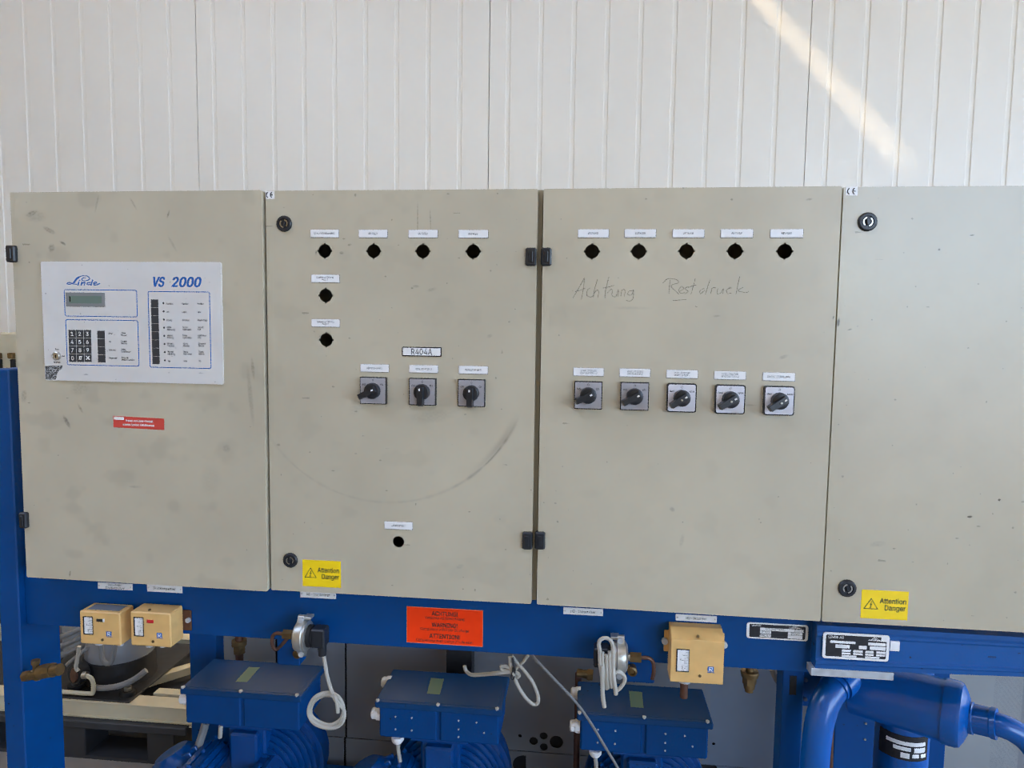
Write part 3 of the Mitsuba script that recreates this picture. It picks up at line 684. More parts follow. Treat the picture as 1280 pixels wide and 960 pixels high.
# ------------------------------------------------------------------ pressure switches
def pressure_switch(u0, v0, u1, v1, label, dial, red=False, ears=False, dy=.052, Yf=-.005):
    k = thing('pressure_switch', label, 'pressure switch')
    (a, _, z1), (b, _, z0) = P(u0, v0, Yf), P(u1, v1, Yf); w, h = b - a, z1 - z0
    if ears:    # sloped hood
        prof = [(Yf, z0), (Yf, z1 - .012), (Yf + .004, z1 - .010), (Yf + .030, z1 + .004), (Yf + dy, z1 + .004), (Yf + dy, z0)]
        m = trimesh.creation.extrude_polygon(Polygon(prof).buffer(-.0015).buffer(.0015, quad_segs=3), w, engine='earcut')
        m.apply_transform(np.array([[0, 0, 1, a], [1, 0, 0, 0], [0, 1, 0, 0], [0, 0, 0, 1.0]]))
        if m.volume < 0: m.invert()
    else:
        m = bx(a, b, Yf, Yf + dy, z0, z1, .0028)
    obj(k, 'case', m, TAN)
    x0, x1, q0, q1 = dial; (x0, x1), (q0, q1) = (a + x0 * w, a + x1 * w), (z0 + q0 * h, z0 + q1 * h)
    d = obj(k, 'dial', prism(sbox(x0, q0, x1, q1), Yf - .0004, .0004), WHITE)
    obj(d, 'dial_frame', prism(sbox(x0 - .0022, q0 - .0015, x1 + .0006, q1 + .0015).difference(sbox(x0, q0, x1, q1)), Yf - .0018, .0018), DARK)
    ticks = [prism(unary_union([sbox(x1 - (.4 if t % 3 else .6) * (x1 - x0), q0 + (q1 - q0) * (t + .6) / 13, x1 - .0008, q0 + (q1 - q0) * (t + .6) / 13 + .0006) for t in range(12)]), Yf - .0006, .0002), text('2', x0 + .45 * (x1 - x0), q0 + .1 * (q1 - q0), .0055, Yf - .0004), text('6', x0 + .3 * (x1 - x0), q0 + .5 * (q1 - q0), .0038, Yf - .0004)]
    obj(d, 'scale', cat(ticks), INK)
    lx, lz = (a + .72 * w, z0 + .34 * h) if not ears else (a + .76 * w, z0 + .30 * h)
    e = obj(k, 'emblem', cat([bx(lx - .0065, lx + .0065, Yf - .001, Yf - .0001, lz - .004, lz + .007, .0003)]), INKB, 'small blue emblem')
    obj(e, 'emblem_mark', strokes([[(lx - .003, lz - .003), (lx - .003, lz + .005), (lx + .003, lz + .005), (lx + .003, lz + .001), (lx - .003, lz + .001), (lx + .004, lz - .003)]], .0014, Yf - .001, .0002, 1), WHITE)
    obj(e, 'emblem_line', bx(lx - .007, lx + .008, Yf - .0006, Yf, lz - .0066, lz - .0054), INKB)
    obj(k, 'screw', cyl([a + .56 * w, Yf, z0 + .16 * h], [a + .56 * w, Yf - .002, z0 + .16 * h], .003, 10), BRASS)
    if red is not None and not ears:
        obj(k, 'button', bx(a + .42 * w, a + .58 * w, Yf - (.002 if red else .0006), Yf + .0005, z0 + .70 * h, z0 + .79 * h, .0005), REDB if red else DARK, 'red reset button' if red else None)
        if not red: obj(k, 'clip', bx(a + .58 * w, a + .62 * w, Yf - .001, Yf, z0 + .71 * h, z0 + .80 * h), WHITE)
    if ears:
        for s, x in ((-1, a - .004), (1, b + .004)):
            er = obj(k, 'lug', bx(x - .006, x + .006, Yf + dy - .003, Yf + dy, z0 + .40 * h, z0 + .86 * h, .001), TAN)
            obj(er, 'screw', cyl([x + s * .005, Yf + dy - .003, z0 + .64 * h], [x + s * .005, Yf + dy - .012, z0 + .64 * h], .0068, 14), ZINC)
        q = [a + .30 * w, Yf + .025, z0]
        obj(k, 'neck', cyl(q, [q[0], q[1], z0 - .010], .014, 20), ZINC)
        obj(k, 'plug', cyl([q[0], q[1], z0 - .008], [q[0], q[1], z0 - .046], .0085, 14), COPPER)
        obj(k, 'bolt', cyl([a + .84 * w, Yf + .02, z0], [a + .84 * w, Yf + .02, z0 - .006], .004, 8), STEEL)
        q = P(870.5, 791.2 + 4, -.003); obj(k, 'hood_screw', cyl([(a + b) / 2, Yf + .006, z1 - .006], [(a + b) / 2, Yf + .001, z1 - .003], .003, 10), BRASS)
    else:
        for fxx in (.28, .80) if not red else (.30, .62):
            q = [a + fxx * w, Yf + .028, z0]
            obj(k, 'bellows', cat([cyl(q, [q[0], q[1], z0 - .006], .013 if fxx < .5 else .010, 18), cyl([q[0], q[1], z0 - .006], [q[0], q[1], z0 - .012], .010 if fxx < .5 else .007, 18)]), ZINC)
    return k, a, b, z0, z1


pA = pressure_switch(98.8, 763.6, 151, 807.6, 'tan pressure switch with small dark window, left of the pair', (.12, .33, .32, .83), False)
pB = pressure_switch(162.2, 764.2, 214, 810, 'tan pressure switch with red reset button, right of the pair', (.12, .33, .31, .83), True)
_, a, b, z0, z1 = pA
obj(pA[0], 'top_label', prism(sbox(0, 0, .045, .03), 0, .0003), ALU, shape=mikit.ply(bx(a + .012, b - .010, .006, .038, z1 - .0001, z1 + .0006), GREYM))
_, a, b, z0, z1 = pB
obj(pB[0], 'top_screw', cyl([a + .42 * (b - a), .006, z1], [a + .42 * (b - a), .006, z1 + .003], .003, 10), BRASS)
obj(pB[0], 'bracket', cat([bx(b - .01, b + .020, BY - .004, BY, z0 + .02, z1 - .012, .001)]), COPPER)
obj(pB[0], 'bracket_screw', cyl([b + .014, BY - .004, z1 - .035], [b + .014, BY - .010, z1 - .035], .0060, 14), ZINC)
obj(pA[0], 'bracket', bx(pA[1] + .01, pA[2] - .01, .047, .05, pA[3] + .01, pA[4] - .01), COPPER)
pressure_switch(839.8, 792, 903.6, 856.2, 'tan pressure switch with sloped hood and round side lugs, alone on the beam', (.12, .34, .24, .68), None, True, dy=.054)


# ------------------------------------------------------------------ pressure transmitters
def transmitter(u, v, s, label, Y=.005):
    """s = 1: plug to the right; -1: plug to the left."""
    k = thing('pressure_transmitter', label, 'pressure transmitter')
    c0 = P(u, v, Y); X = np.array([s, 0, 0])
    R = .036
    obj(k, 'body', lathe([(0, -.017), (R * .70, -.017), (R * .93, -.012), (R, -.004), (R, .006), (R * .93, .008), (R * .93, .012), (R * .8, .014), (0, .014)], c0, X, 40), ALU)
    fl = []
    for t in (1, -1):
        cc = c0 + [0, 0, t * (R + .004)]
        fl.append(trimesh.convex.convex_hull(np.vstack([cyl(cc - X * .009, cc + X * .006, .0085, 14).vertices, (cyl(c0 + [0, 0, t * R * .6] - X * .009, c0 + [0, 0, t * R * .6] + X * .006, .017, 14)).vertices])))
    f = obj(k, 'flange', cat(fl), ALU)
    for t in (1, -1):
        q = c0 + [0, -.008, t * (R + .004)]
        obj(f, 'screw', cyl(q, q - [0, .005, 0], .0062, 16), ZINC)
    obj(k, 'clip', bx(c0[0] + s * .002, c0[0] + s * .020, Y - .004, Y + .02, c0[2] + R + .002, c0[2] + R + .008, .001), ALU)
    obj(k, 'standoff', bx(c0[0] - .006, c0[0] + .006, Y, BY, c0[2] - .012, c0[2] + .012, .001), ALU)
    obj(k, 'coupling', cat([cyl(c0 + X * .012, c0 + X * .022, .025, 28), cyl(c0 + X * .022, c0 + X * .026, .021, 28)]), RUBBER)
    x0, x1 = sorted((c0[0] + s * .024, c0[0] + s * .056))
    pl = obj(k, 'plug', cat([bx(x0, x1, Y - .017, Y + .017, c0[2] - .021, c0[2] + .022, .003)]), BLACKP)
    xa, xb = (x1 - .021, x1 - .001) if s > 0 else (x0 + .001, x0 + .021)
    if s > 0: obj(pl, 'cable_exit', cyl([(xa + xb) / 2, Y, c0[2] - .018], [(xa + xb) / 2, Y, c0[2] - .044], .0105, 18, .0085), BLACKP)
    obj(pl, 'plug_edge', prism(ring_plate(x0 + .005, x1 - .004, c0[2] - .015, c0[2] + .017, .001, .0012), Y - .0178, .0008), KNOB)
    obj(k, 'hex_nut', cyl(c0 - X * .022, c0 - X * .046, .0115, 6), BRASS)
    obj(k, 'nipple', cyl(c0 - X * .011, c0 - X * .024, .008, 16), STEEL)
    return k, c0, X, ((xa + xb) / 2, Y, c0[2] - .044)


t1, c1, Xd, ex = transmitter(378.7, 794.2, 1, 'silver round pressure transmitter with black plug and hanging white cable')
obj(t1, 'capillary', tube([c1 - Xd * .045, c1 - Xd * .062 + [0, 0, .001], c1 + [-.073, .002, -.008], c1 + [-.0745, .004, -.028], c1 + [-.069, .01, -.042], c1 + [-.062, .03, -.038], c1 + [-.05, .06, -.02]], .0042, 10), COPPER)
q = lambda u, v, Y=.005: P(u, v, Y)
loop = [ex, q(405, 822), q(409, 845), q(414, 862), q(420, 876, -.004), q(429, 886), q(430, 897), q(424, 907), q(410, 910), q(393, 904), q(386, 892), q(388, 880), q(396, 870), q(409, 866, .012), q(420, 869, .004), q(427, 877), q(429.5, 889), q(425, 900), q(412, 906.5, .012), q(398, 902, .012), q(388.5, 893, .010), q(391, 879, .010), q(402, 870, .010), q(413, 869), q(419, 872, -.010), q(421.5, 881, -.010), q(422.3, 890.5, -.006)]
obj(t1, 'cable', tube(loop, .0045, 8, 6), CABLE, 'white cable tied in a loose loop')
t2, c2, Xd2, ex2 = transmitter(774.5, 820.5, -1, 'silver round pressure transmitter wrapped with a bundle of white cable')
obj(t2, 'capillary', tube([c2 - Xd2 * .045, c2 + [.062, 0, .0], c2 + [.072, .002, -.010], c2 + [.0745, .004, -.032], c2 + [.072, .008, -.05]], .0042, 10), COPPER)
cb = []
for i, (ua, ub) in enumerate([(749.5, 753), (753, 757.5), (758, 759), (762, 763.5), (766, 767)]):
    cb.append(tube([q(ua, 812 + 3 * i % 7, -.035), q(ua + .5, 830, -.036), q(ub, 850, -.034 - .002 * i), q(ub + 1, 862 - i, -.03)], .0041, 8, 6))
cb.append(tube([q(750, 815, -.038), q(748.5, 805, -.038), q(751, 799.5, -.038), q(757, 797.5, -.036), q(763, 800.5, -.036), q(766, 808, -.036), q(766, 818, -.036)], .0043, 8, 6))
cb.append(tube([q(752.5, 832, -.04), q(753, 850, -.04), q(753.5, 870, -.036), q(755.5, 884, -.034)], .0046, 8, 6))
cb.append(tube([q(766, 820, -.036), q(767, 845, -.036), q(770, 868, -.03)], .0046, 8, 6))
cb.append(tube([q(768, 841, -.03), q(774, 840, -.028), q(780, 845, -.026), q(780.5, 852, -.026), q(775, 860, -.028), q(769, 864, -.03)], .0044, 8, 6))
obj(t2, 'cable', cat(cb), CABLE, 'white cable wound into a hanging bundle')

# loose cables behind the second compressor box
k = thing('hanging_cable', 'white cable looped around itself under the beam, right of the second blue box', 'cable')
Yc = .10
obj(k, 'loop', cat([tube([q(580.5, 832.5, .14), q(583, 839, .14), q(590, 843.5, .13), q(605, 843, .12), q(620, 841.5, Yc), q(636, 840, Yc), q(645, 841, Yc), q(649, 844, Yc), q(646, 847, Yc)], .0045, 8, 6),
                    tube([q(626, 833, Yc), q(632, 833, Yc), q(640, 838, Yc), q(643, 847, Yc), q(648, 858, Yc), q(657, 872, Yc), q(667, 880.5, Yc), q(672.5, 878, Yc), q(672, 868, Yc), q(666, 853, Yc), q(655, 838, Yc), q(646, 828, Yc), q(640, 820, Yc)], .0042, 8, 6),
                    tube([q(660, 819, Yc), q(655, 826, Yc), q(648, 833, Yc), q(643, 838, Yc)], .004, 8, 6), tube([q(637, 821, Yc), q(638, 832, Yc), q(643, 845, Yc - .01)], .004, 8, 6),
                    tube([q(626, 833, Yc), q(627.5, 837, Yc), q(634, 838.5, Yc), q(641, 839, Yc)], .004, 8, 6)]), CABLE)
obj(k, 'tie', tube([q(641, 822, Yc - .006), q(643.5, 836, Yc - .008), q(642, 848, Yc - .008), q(639.5, 846, Yc - .008), q(642, 834, Yc - .008)], .0025, 6, 5), BLACKP)
k = thing('long_cable', 'single thin grey white cable running diagonally down across the third blue box', 'cable')
obj(k, 'strand', tube([q(664, 818, .10), q(671, 826, .09), q(690, 846, .10), q(720, 878, .14), q(738, 903, .16), q(756, 933, .17), q(772, 960, .18), q(790, 1000, .2)], .0034, 8, 6), CABLEG)


# ------------------------------------------------------------------ compressors
def compressor(x0, x1, z1, zbot, y0, y1, idx, label, tape, gland):
    k = thing('compressor', label, 'compressor', 'blue compressors under the cabinets')
    xm = (x0 + x1) / 2; L = .010
    tb = obj(k, 'terminal_box', cat([bx(x0 + L, xm - .004, y0 + L, y1 - L, zbot, z1 - .012, .004), bx(xm + .004, x1 - L, y0 + L, y1 - L, zbot, z1 - .012, .004), bx(xm - .01, xm + .01, y0 + L + .006, y1 - L, zbot + .002, z1 - .012)]), BLUE)
    ld = obj(k, 'lid', cat([bx(x0, x1, y0, y1, z1 - .018, z1, .003), bx(x0 + .012, x1 - .012, y0 + .012, y1 - .012, z1 - .0005, z1 + .001, .0005)]), LIDB)
    for fx_ in (.02, .5, .96):
        obj(ld, 'lid_screw', cyl([x0 + fx_ * (x1 - x0), y0 + .006, z1 - .002], [x0 + fx_ * (x1 - x0), y0 + .006, z1 + .0035], .005, 10), ZINC)
    obj(ld, 'tape', trimesh.Trimesh([[p[0], p[1], z1 + .0012] for p in tape] + [[p[0], p[1], z1 + .0016] for p in tape], [[4, 5, 6], [4, 6, 7], [0, 2, 1], [0, 3, 2], [0, 1, 5], [0, 5, 4], [1, 2, 6], [1, 6, 5], [2, 3, 7], [2, 7, 6], [3, 0, 4], [3, 4, 7]]), GREEN, 'faded green tape')
    if idx:
        for ax, az in [(.16, .72), (.29, .72), (.16, .30), (.29, .30), (.66, .74), (.66, .45), (.66, .2), (.80, .72), (.86, .40)]:
            p = [x0 + ax * (x1 - x0), y0 + L, zbot + az * (z1 - zbot - .02)]; obj(tb, 'rivet', cyl(p, [p[0], p[1] - .0015, p[2]], .0026, 8), ZINC)
    for gz in ((.55,) if idx == 0 else (.50, .86)):
        p = np.array([x0 + L - .001, y0 + .035 + .10 * (gz > .7), zbot + gz * (z1 - zbot)])
        obj(k, 'cable_gland', lathe([(0, 0), (.018, 0), (.018, .012), (.0155, .014), (.0155, .024), (.011, .028), (0, .028)], p, [-1, 0, 0], 16), WHITE, 'white cable gland')
    # ribbed housing, axis along y
    zc = zbot - .170; R = .158; prof = [(0, 0), (.050, 0), (.053, .012)]
    yy, r = .012, .056
    while r < R:
        prof += [(r + .0055, yy), (r + .0055, yy + .004), (r, yy + .005), (r, yy + .011)]; r += .0125; yy += .011
    prof += [(R, yy), (R, yy + .02), (R + .012, yy + .022), (R + .012, yy + .05), (R, yy + .052), (R, .21), (R * .8, .23), (0, .23)]
    obj(k, 'motor_housing', lathe(prof, [xm + .018, y0 + .0, zc], [0, 1, 0], 56), BLUEC, smooth=25)
    obj(k, 'pedestal', cat([bx(xm - .055, xm + .055, y0 + .035, y1 + .02, zc, zbot + .002, .006), bx(xm - .04, xm + .04, y0 + .012, y0 + .06, zc, zbot - .022, .006), bx(xm - .08, xm + .08, y0 + .02, y1, zbot - .012, zbot + .002, .003)]), BLUEC)
    for s in (-1, 1):     # inclined cylinder heads with bolts
        a = math.radians(42 * s); M = trimesh.transformations.rotation_matrix(a, [0, 1, 0]); M[:3, 3] = [xm + (-.085 if s < 0 else .040), y0 - .03, zbot - (.165 if s < 0 else .195)]
        hd = cat([bx(-.06, .06, -.06, .10, .02, .085, .012)] + [bx(-.064, .064, -.064, .104, .028 + .018 * t, .034 + .018 * t, .002) for t in range(3)] + [bx(-.045, .045, -.045, .085, .08, .098, .010)])
        hd.apply_transform(M); kk = obj(k, 'cylinder_head', hd, BLUEC)
        for bx_, by_ in [(-.05, -.05), (.05, -.05), (-.05, .09), (.05, .09), (0, -.052), (-.052, .02), (.052, .02)]:
            bo = cyl([bx_, by_, .083], [bx_, by_, .092], .006, 6); bo.apply_transform(M); obj(kk, 'bolt', bo, BLUEC)
    M = trimesh.transformations.rotation_matrix(-.5, [0, 1, 0]); M[:3, 3] = [xm - .165, y0 + .0, zbot - .155]
    mf = cat([lathe([(0, 0), (.075, 0), (.078, .02), (.068, .06), (.045, .085), (0, .09)], [0, 0, 0], [0, 0, 1], 28)] + [bx(-.075, .075, -.004 + t * .03, .004 + t * .03, .01, .07, .002) for t in (-1, 0, 1)])
    mf.apply_transform(M); obj(k, 'end_cover', mf, BLUEC)
    obj(k, 'foot', cat([bx(xm - .14, xm - .08, y0 + .02, y0 + .07, .1405, zc - .10), bx(xm + .08, xm + .14, y0 + .02, y0 + .07, .1405, zc - .10), bx(xm - .14, xm - .08, y0 + .14, y0 + .20, .1405, zc - .10), bx(xm + .08, xm + .14, y0 + .14, y0 + .20, .1405, zc - .10)]), BLUEC)
    if gland:
        g = np.array(gland); obj(k, 'bottom_gland', lathe([(0, 0), (.017, 0), (.017, .010), (.012, .018), (.007, .020), (0, .020)], [g[0], y0 + .02, zbot], [0, 0, -1], 16), WHITE)
        obj(k, 'lead', tube([[g[0], y0 + .02, zbot - .018], [g[0] + .004, y0 + .018, zbot - .05], [g[0] + .010, y0 + .016, zbot - .09], [g[0] + .008, y0 + .02, zbot - .2]], .0055, 8, 5), CABLE)
    return k, zc


def onz(uvs, z):
    out = []
    for (u, v) in uvs:
        d = FW + RT * (u - 640) / FPX - UP * (v - 480) / FPX; out.append(CAM + d * (z - CAM[2]) / d[2])
    return out


zl = .583
tp = [onz([(294, 852.7), (309, 853), (325, 834.7), (311, 834.5)], zl), onz([(533.6, 868), (550, 869.2), (555, 849.6), (538.6, 848.5)], zl), onz([(788.5, 885), (804.5, 886.5), (802.5, 866.5), (786, 865)], zl + .004)]
kc1, zc1 = compressor(.1885, .5405, zl, P(234, 904, .31)[2], .30, .482, 0, 'blue compressor with terminal box, leftmost of the three, beside the rails', tp[0], None)
kc2, _ = compressor(.7475, 1.0955, zl + .001, P(474, 921, .31)[2], .30, .487, 1, 'blue compressor with terminal box, middle of the three, below the orange sticker', tp[1], (P(497, 925, .32)[0],))
kc3, _ = compressor(1.2940, 1.6450, zl + .006, P(726, 938, .31)[2], .30, .478, 2, 'blue compressor with terminal box, rightmost of the three, below the hooded pressure switch', tp[2], (P(744, 940, .32)[0],))
obj(kc1, 'conduit', tube([q(257, 903, .33), q(254, 915, .33), q(249, 930, .32), q(246, 945, .32), q(244, 970, .32)], .011, 10, 6), CABLEG)
obj(kc1, 'pipe_stub', cyl(P(276, 907, .32), P(275, 922, .32), .006, 10), CABLE)

# ------------------------------------------------------------------ brass fittings
def fitting(name, label, parts, m, catg='valve'):
    k = thing(name, label, catg)
    for n_, ms, mm in parts: obj(k, n_, ms, mm)
    return k


a0 = P(52, 836, .02)
fitting('brass_valve', 'tarnished brass stop valve on the blue corner post', [
    ('body', cat([cyl(P(30, 846, .02), P(38, 844, .02), .0125, 6), cyl(P(37, 844.5, .02), P(52, 840, .02), .011, 16), cyl(P(50, 840.5, .015), P(58, 838.5, .015), .0165, 18), cyl(P(58, 838.5, .015), P(66, 837.5, .012), .0175, 8), cyl(P(66, 837.5, .012), P(75, 837, .010), .014, 18)]), BRASS),
    ('stem', cat([cyl(P(45, 840, .018), P(44.5, 829, .018), .007, 12), cyl(P(44.5, 830, .018), P(44.5, 825, .018), .0095, 8)]), BRASS),
    ('drain', cyl(P(46, 843, .018), P(46, 850, .018), .006, 10), BRASS), ('mount', bx(P(44, 840, .03)[0], P(56, 840, .03)[0], .012, .031, P(44, 846, .03)[2], P(44, 834, .03)[2], .002), BRASS)], BRASS)
xx = P(937, 845, .075)[0]
fitting('relief_fitting', 'brass hose fitting hanging below the beam, right of the hooded pressure switch', [
    ('collar', lathe([(0, 0), (.009, 0), (.009, .016), (.019, .017), (.020, .022), (.018, .030), (.013, .032), (0, .032)], [xx, .075, .862], [0, 0, -1], 20), BRASS),
    ('nut', cyl([xx, .075, .832], [xx, .075, .816], .0155, 6), BRASS), ('tip', lathe([(0, 0), (.013, 0), (.012, .012), (.009, .014), (.009, .020), (0, .020)], [xx, .075, .817], [0, 0, -1], 16), BRASS)], BRASS)
for (u, v, Y, lab) in [(369.6, 819.8, .30, 'small round brass fitting under the left pressure transmitter'), (790.8, 842, .30, 'small round brass fitting under the right pressure transmitter')]:
    w_, e_ = P(u, v, Y), None
    k = thing('shutoff_block', lab, 'fitting')
    q0, q1 = P(u - 24 if u < 500 else u - 8, v - 26, Y + .03), P(u + 5 if u < 500 else u + 27, v + 13, Y + .03)
    obj(k, 'block', bx(q0[0], q1[0], Y + .03, Y + .08, q1[2], q0[2], .003), BLUE)
    obj(k, 'cap', lathe([(0, 0), (.0125, 0), (.0125, .022), (.0075, .024), (.006, .020), (0, .020)], [w_[0], Y + .03, w_[2]], [0, -1, 0], 18), BRASS)
    obj(k, 'riser', cyl([q0[0] + .02, Y + .055, q0[2] - .005], [q0[0] + .02, Y + .055, .958], .012, 12), BLUE)
xx = P(299, 800, .57)[0]
fitting('pipe_union', 'copper and brass pipe union behind the beam above the leftmost compressor', [
    ('pipe', cyl([xx, .57, .35], [xx, .57, P(299, 780, .57)[2]], .012, 14), COPPER), ('nut', cyl([xx, .57, P(299, 816, .57)[2]], [xx, .57, P(299, 807, .57)[2]], .019, 6), BRASS), ('ring', cyl([xx, .57, P(299, 806, .57)[2]], [xx, .57, P(299, 800, .57)[2]], .023, 20), BRASS)], BRASS)
xx = P(728, 842, .5)
fitting('pipe_elbow', 'brass pipe end behind the rightmost compressor box', [('pipe', cyl(P(721, 841, .5), P(738, 843.5, .5), .012, 14), BRASS), ('nut', cyl(P(734, 843, .5), P(741, 844, .5), .017, 6), BRASS), ('riser', cyl(P(723, 841, .5), [P(723, 841, .5)[0], .5, .2], .009, 12), COPPER)], BRASS)

# ------------------------------------------------------------------ suction pipe, filter drier, receiver
k = thing('suction_pipe', 'thick glossy blue pipe bending down from the galvanised strip', 'pipe')
pp = [q(1062, 846, .14), q(1050, 853, .12), q(1040, 864, .10), q(1031, 880, .085), q(1024, 905, .075), q(1020, 935, .07), q(1018, 965, .07), q(1017, 1010, .07)]
obj(k, 'bend', tube(pp, .0305, 28, 10), BLUED, smooth=True)
d_ = (np.array(q(1040, 864, .10)) - np.array(q(1050, 853, .12)))
obj(k, 'collar', cyl(q(1056, 848, .132), q(1046.5, 857, .113), .0355, 32), BLUED)
obj(k, 'weld_ring', cyl(q(1043.8, 859.2, .1075), q(1042.2, 861, .104), .0335, 28), BLUED)
k = thing('filter_drier', 'big blue filter cylinder with stepped end cap and outlet pipe at lower right', 'filter')
A0, A1 = np.array(P(1064, 854, .26)), np.array(P(1188, 890, .15)); ax = (A1 - A0) / np.linalg.norm(A1 - A0); LL = np.linalg.norm(A1 - A0); RF = .0690
obj(k, 'shell', lathe([(0, 0), (RF * .9, 0), (RF, .006), (RF, LL - .012), (RF * 1.0, LL - .012), (0, LL - .012)], A0, ax, 48), BLUED)
obj(k, 'end_cap', lathe([(0, -.012), (RF * 1.05, -.012), (RF * 1.05, .014), (RF * 1.0, .022), (RF * .8, .030), (.040, .036), (0, .036)], A1, ax, 48), BLUED)
N0 = A1 + ax * .034; N1 = np.array(P(1246, 905, .10))
obj(k, 'outlet_sleeve', lathe([(0, 0), (.0348, 0), (.0348, .010), (.0315, .012), (.0315, np.linalg.norm(N1 - N0) - .012), (.0335, np.linalg.norm(N1 - N0) - .010), (.0335, np.linalg.norm(N1 - N0)), (0, np.linalg.norm(N1 - N0))], N0, N1 - N0, 32), BLUED)
obj(k, 'outlet_pipe', tube([N1 - (N1 - N0) * .05, q(1252, 907, .095), q(1268, 914, .09), q(1288, 930, .085), q(1310, 965, .085)], .0248, 24, 8), BLUED, smooth=True)
obj(k, 'inlet_pipe', tube([A0 + ax * .02, A0 - ax * .06, A0 - ax * .10 + [0, .05, 0], A0 - ax * .12 + [0, .12, 0]], .03, 18, 6), BLUED)
k = thing('receiver_tank', 'upright blue receiver tank with a rating plate, behind the filter cylinder', 'tank')
xa, xb = P(1093, 940, .44)[0], P(1158, 940, .44)[0]; RR = (xb - xa) / 2; ctr = [(xa + xb) / 2, .44, 0]
obj(k, 'shell', lathe([(0, 0), (RR, 0), (RR, .86), (RR * .9, .90), (RR * .5, .93), (0, .935)], ctr, [0, 0, 1], 48), BLUED)
pz0, pz1 = P(1107, 950, .37)[2], P(1107, 920, .37)[2]
segs, vv, ff = np.linspace(math.radians(-72), math.radians(38), 13), [], []
for r_ in (RR + .0005, RR + .002):
    for z_ in (pz0, pz1):
        vv += [[ctr[0] + r_ * math.sin(t), ctr[1] - r_ * math.cos(t), z_] for t in segs]
n_ = 13
for i in range(12):
    a_, b_, c_, d_ = i, i + n_, i + 2 * n_, i + 3 * n_
    for f4 in ((c_, c_ + 1, d_ + 1, d_), (a_, b_, b_ + 1, a_ + 1), (b_, d_, d_ + 1, b_ + 1), (a_, a_ + 1, c_ + 1, c_)):
        ff += [[f4[0], f4[1], f4[2]], [f4[0], f4[2], f4[3]]]
pk = obj(k, 'rating_plate', trimesh.Trimesh(vv, ff, process=False), INK, 'curved black and white rating plate', smooth=False)
ms = []
for (s0, s1, f0, f1) in [(.16, .70, .62, .78), (.30, .62, .40, .56), (.70, .92, .62, .78), (.68, .92, .36, .56), (.44, .60, .10, .32), (.65, .78, .14, .30), (.82, .95, .14, .30)]:
    tt = np.linspace(segs[0] + (segs[-1] - segs[0]) * s0, segs[0] + (segs[-1] - segs[0]) * s1, 6); za, zb = pz0 + (pz1 - pz0) * f0, pz0 + (pz1 - pz0) * f1; r_ = RR + .0024
    v_ = [[ctr[0] + r_ * math.sin(t), ctr[1] - r_ * math.cos(t), z_] for z_ in (za, zb) for t in tt]
    ms.append(trimesh.Trimesh(v_, [f for i in range(5) for f in ([i, i + 1, i + 7], [i, i + 7, i + 6])], process=False))
obj(pk, 'print', cat(ms), WHITE, smooth=False)
k = thing('thin_pipe', 'thin brown pipe standing behind the thick blue bend', 'pipe')
obj(k, 'pipe', tube([q(1041, 890, .18), q(1039, 920, .18), q(1038, 965, .18), q(1037, 1000, .18)], .0055, 10, 4), COPPER)
obj(k, 'clip', bx(*(lambda a, b: (a[0], b[0], .175, .185, b[2], a[2]))(P(1042, 880, .18), P(1046, 893, .18))), CABLE)
k = thing('dark_hose', 'ribbed grey hose hanging behind the beam beside the right post', 'hose')
obj(k, 'hose', cat([tube([q(965, 836, .2), q(969, 846, .2), q(975, 856, .2), q(979, 866, .2), q(981, 880, .2)], .0075, 10, 6), tube([q(971, 836, .22), q(976, 848, .22), q(980, 862, .22)], .007, 10, 6)]), CABLEG)

# ------------------------------------------------------------------ grey machine behind
GY = 0.72
k = thing('grey_machine', 'grey sheet metal machine with round knockouts standing behind the compressors', 'machine')


ZSEAM = P(700, 942.5, GY)[2]


def gp(u0, v0, u1, v1, m, holes=(), name='side_panel', Y=GY, label=None):
    (a, _, z1), (b, _, z0) = P(u0, v0, Y), P(u1, v1, Y)
    z0, z1 = (ZSEAM, z1) if v0 < 800 and v1 < 1100 else (max(z0, .02), z1 if v0 < 800 else ZSEAM)
    s = sbox(a + .0015, z0 + .0015, b - .0015, z1 - .0015)
    for (u, v, r) in holes:
        h = P(u, v, Y); s = s.difference(Point(h[0], h[2]).buffer(r, quad_segs=8))
    return obj(k, name, prism(s, Y, .004), m, label)


VT = 700
gp(276, VT, 346, 924, GREYB); gp(346, VT, 432, 929, GREYM); gp(432, VT, 557, 935, GREYM); gp(557, VT, 657, 941, GREYM, [(650, 920, .006)]); gp(657, VT, 719, 944, GREYM, [(667, 926.5, .014), (679.5, 920.2, .013), (679.8, 934, .013), (695.5, 927.8, .022)])
gp(719, VT, 886, 950, GREYM); gp(886, VT, 1000, 956, GREYL, [(892, 930, .005)])
gp(276, 930, 432, 1200, GREYM); gp(432, 938, 657, 1200, GREYM, [(654, 957, .035)]); gp(657, 947, 848, 1200, GREYM); gp(848, 953, 1000, 1200, GREYL, [(886, 961, .026)])
gp(1000, VT, 1150, 1200, GREYM); gp(1150, VT, 1226, 1200, GREYB, [(1212, 948, .006)], label='pale side panel'); gp(1226, VT, 1254, 1200, GREYB); gp(1254, VT, 1500, 1200, GREYM)
a, b = P(276, 820, GY)[0], P(1500, 820, GY)[0]; zt_ = P(640, VT, GY)[2] - .06
obj(k, 'casing', bx(a, b, GY + .012, GY + .45, .02, zt_), DARK)
obj(k, 'plinth', bx(a + .02, b - .02, GY + .01, GY + .44, 0, .03), DARK)

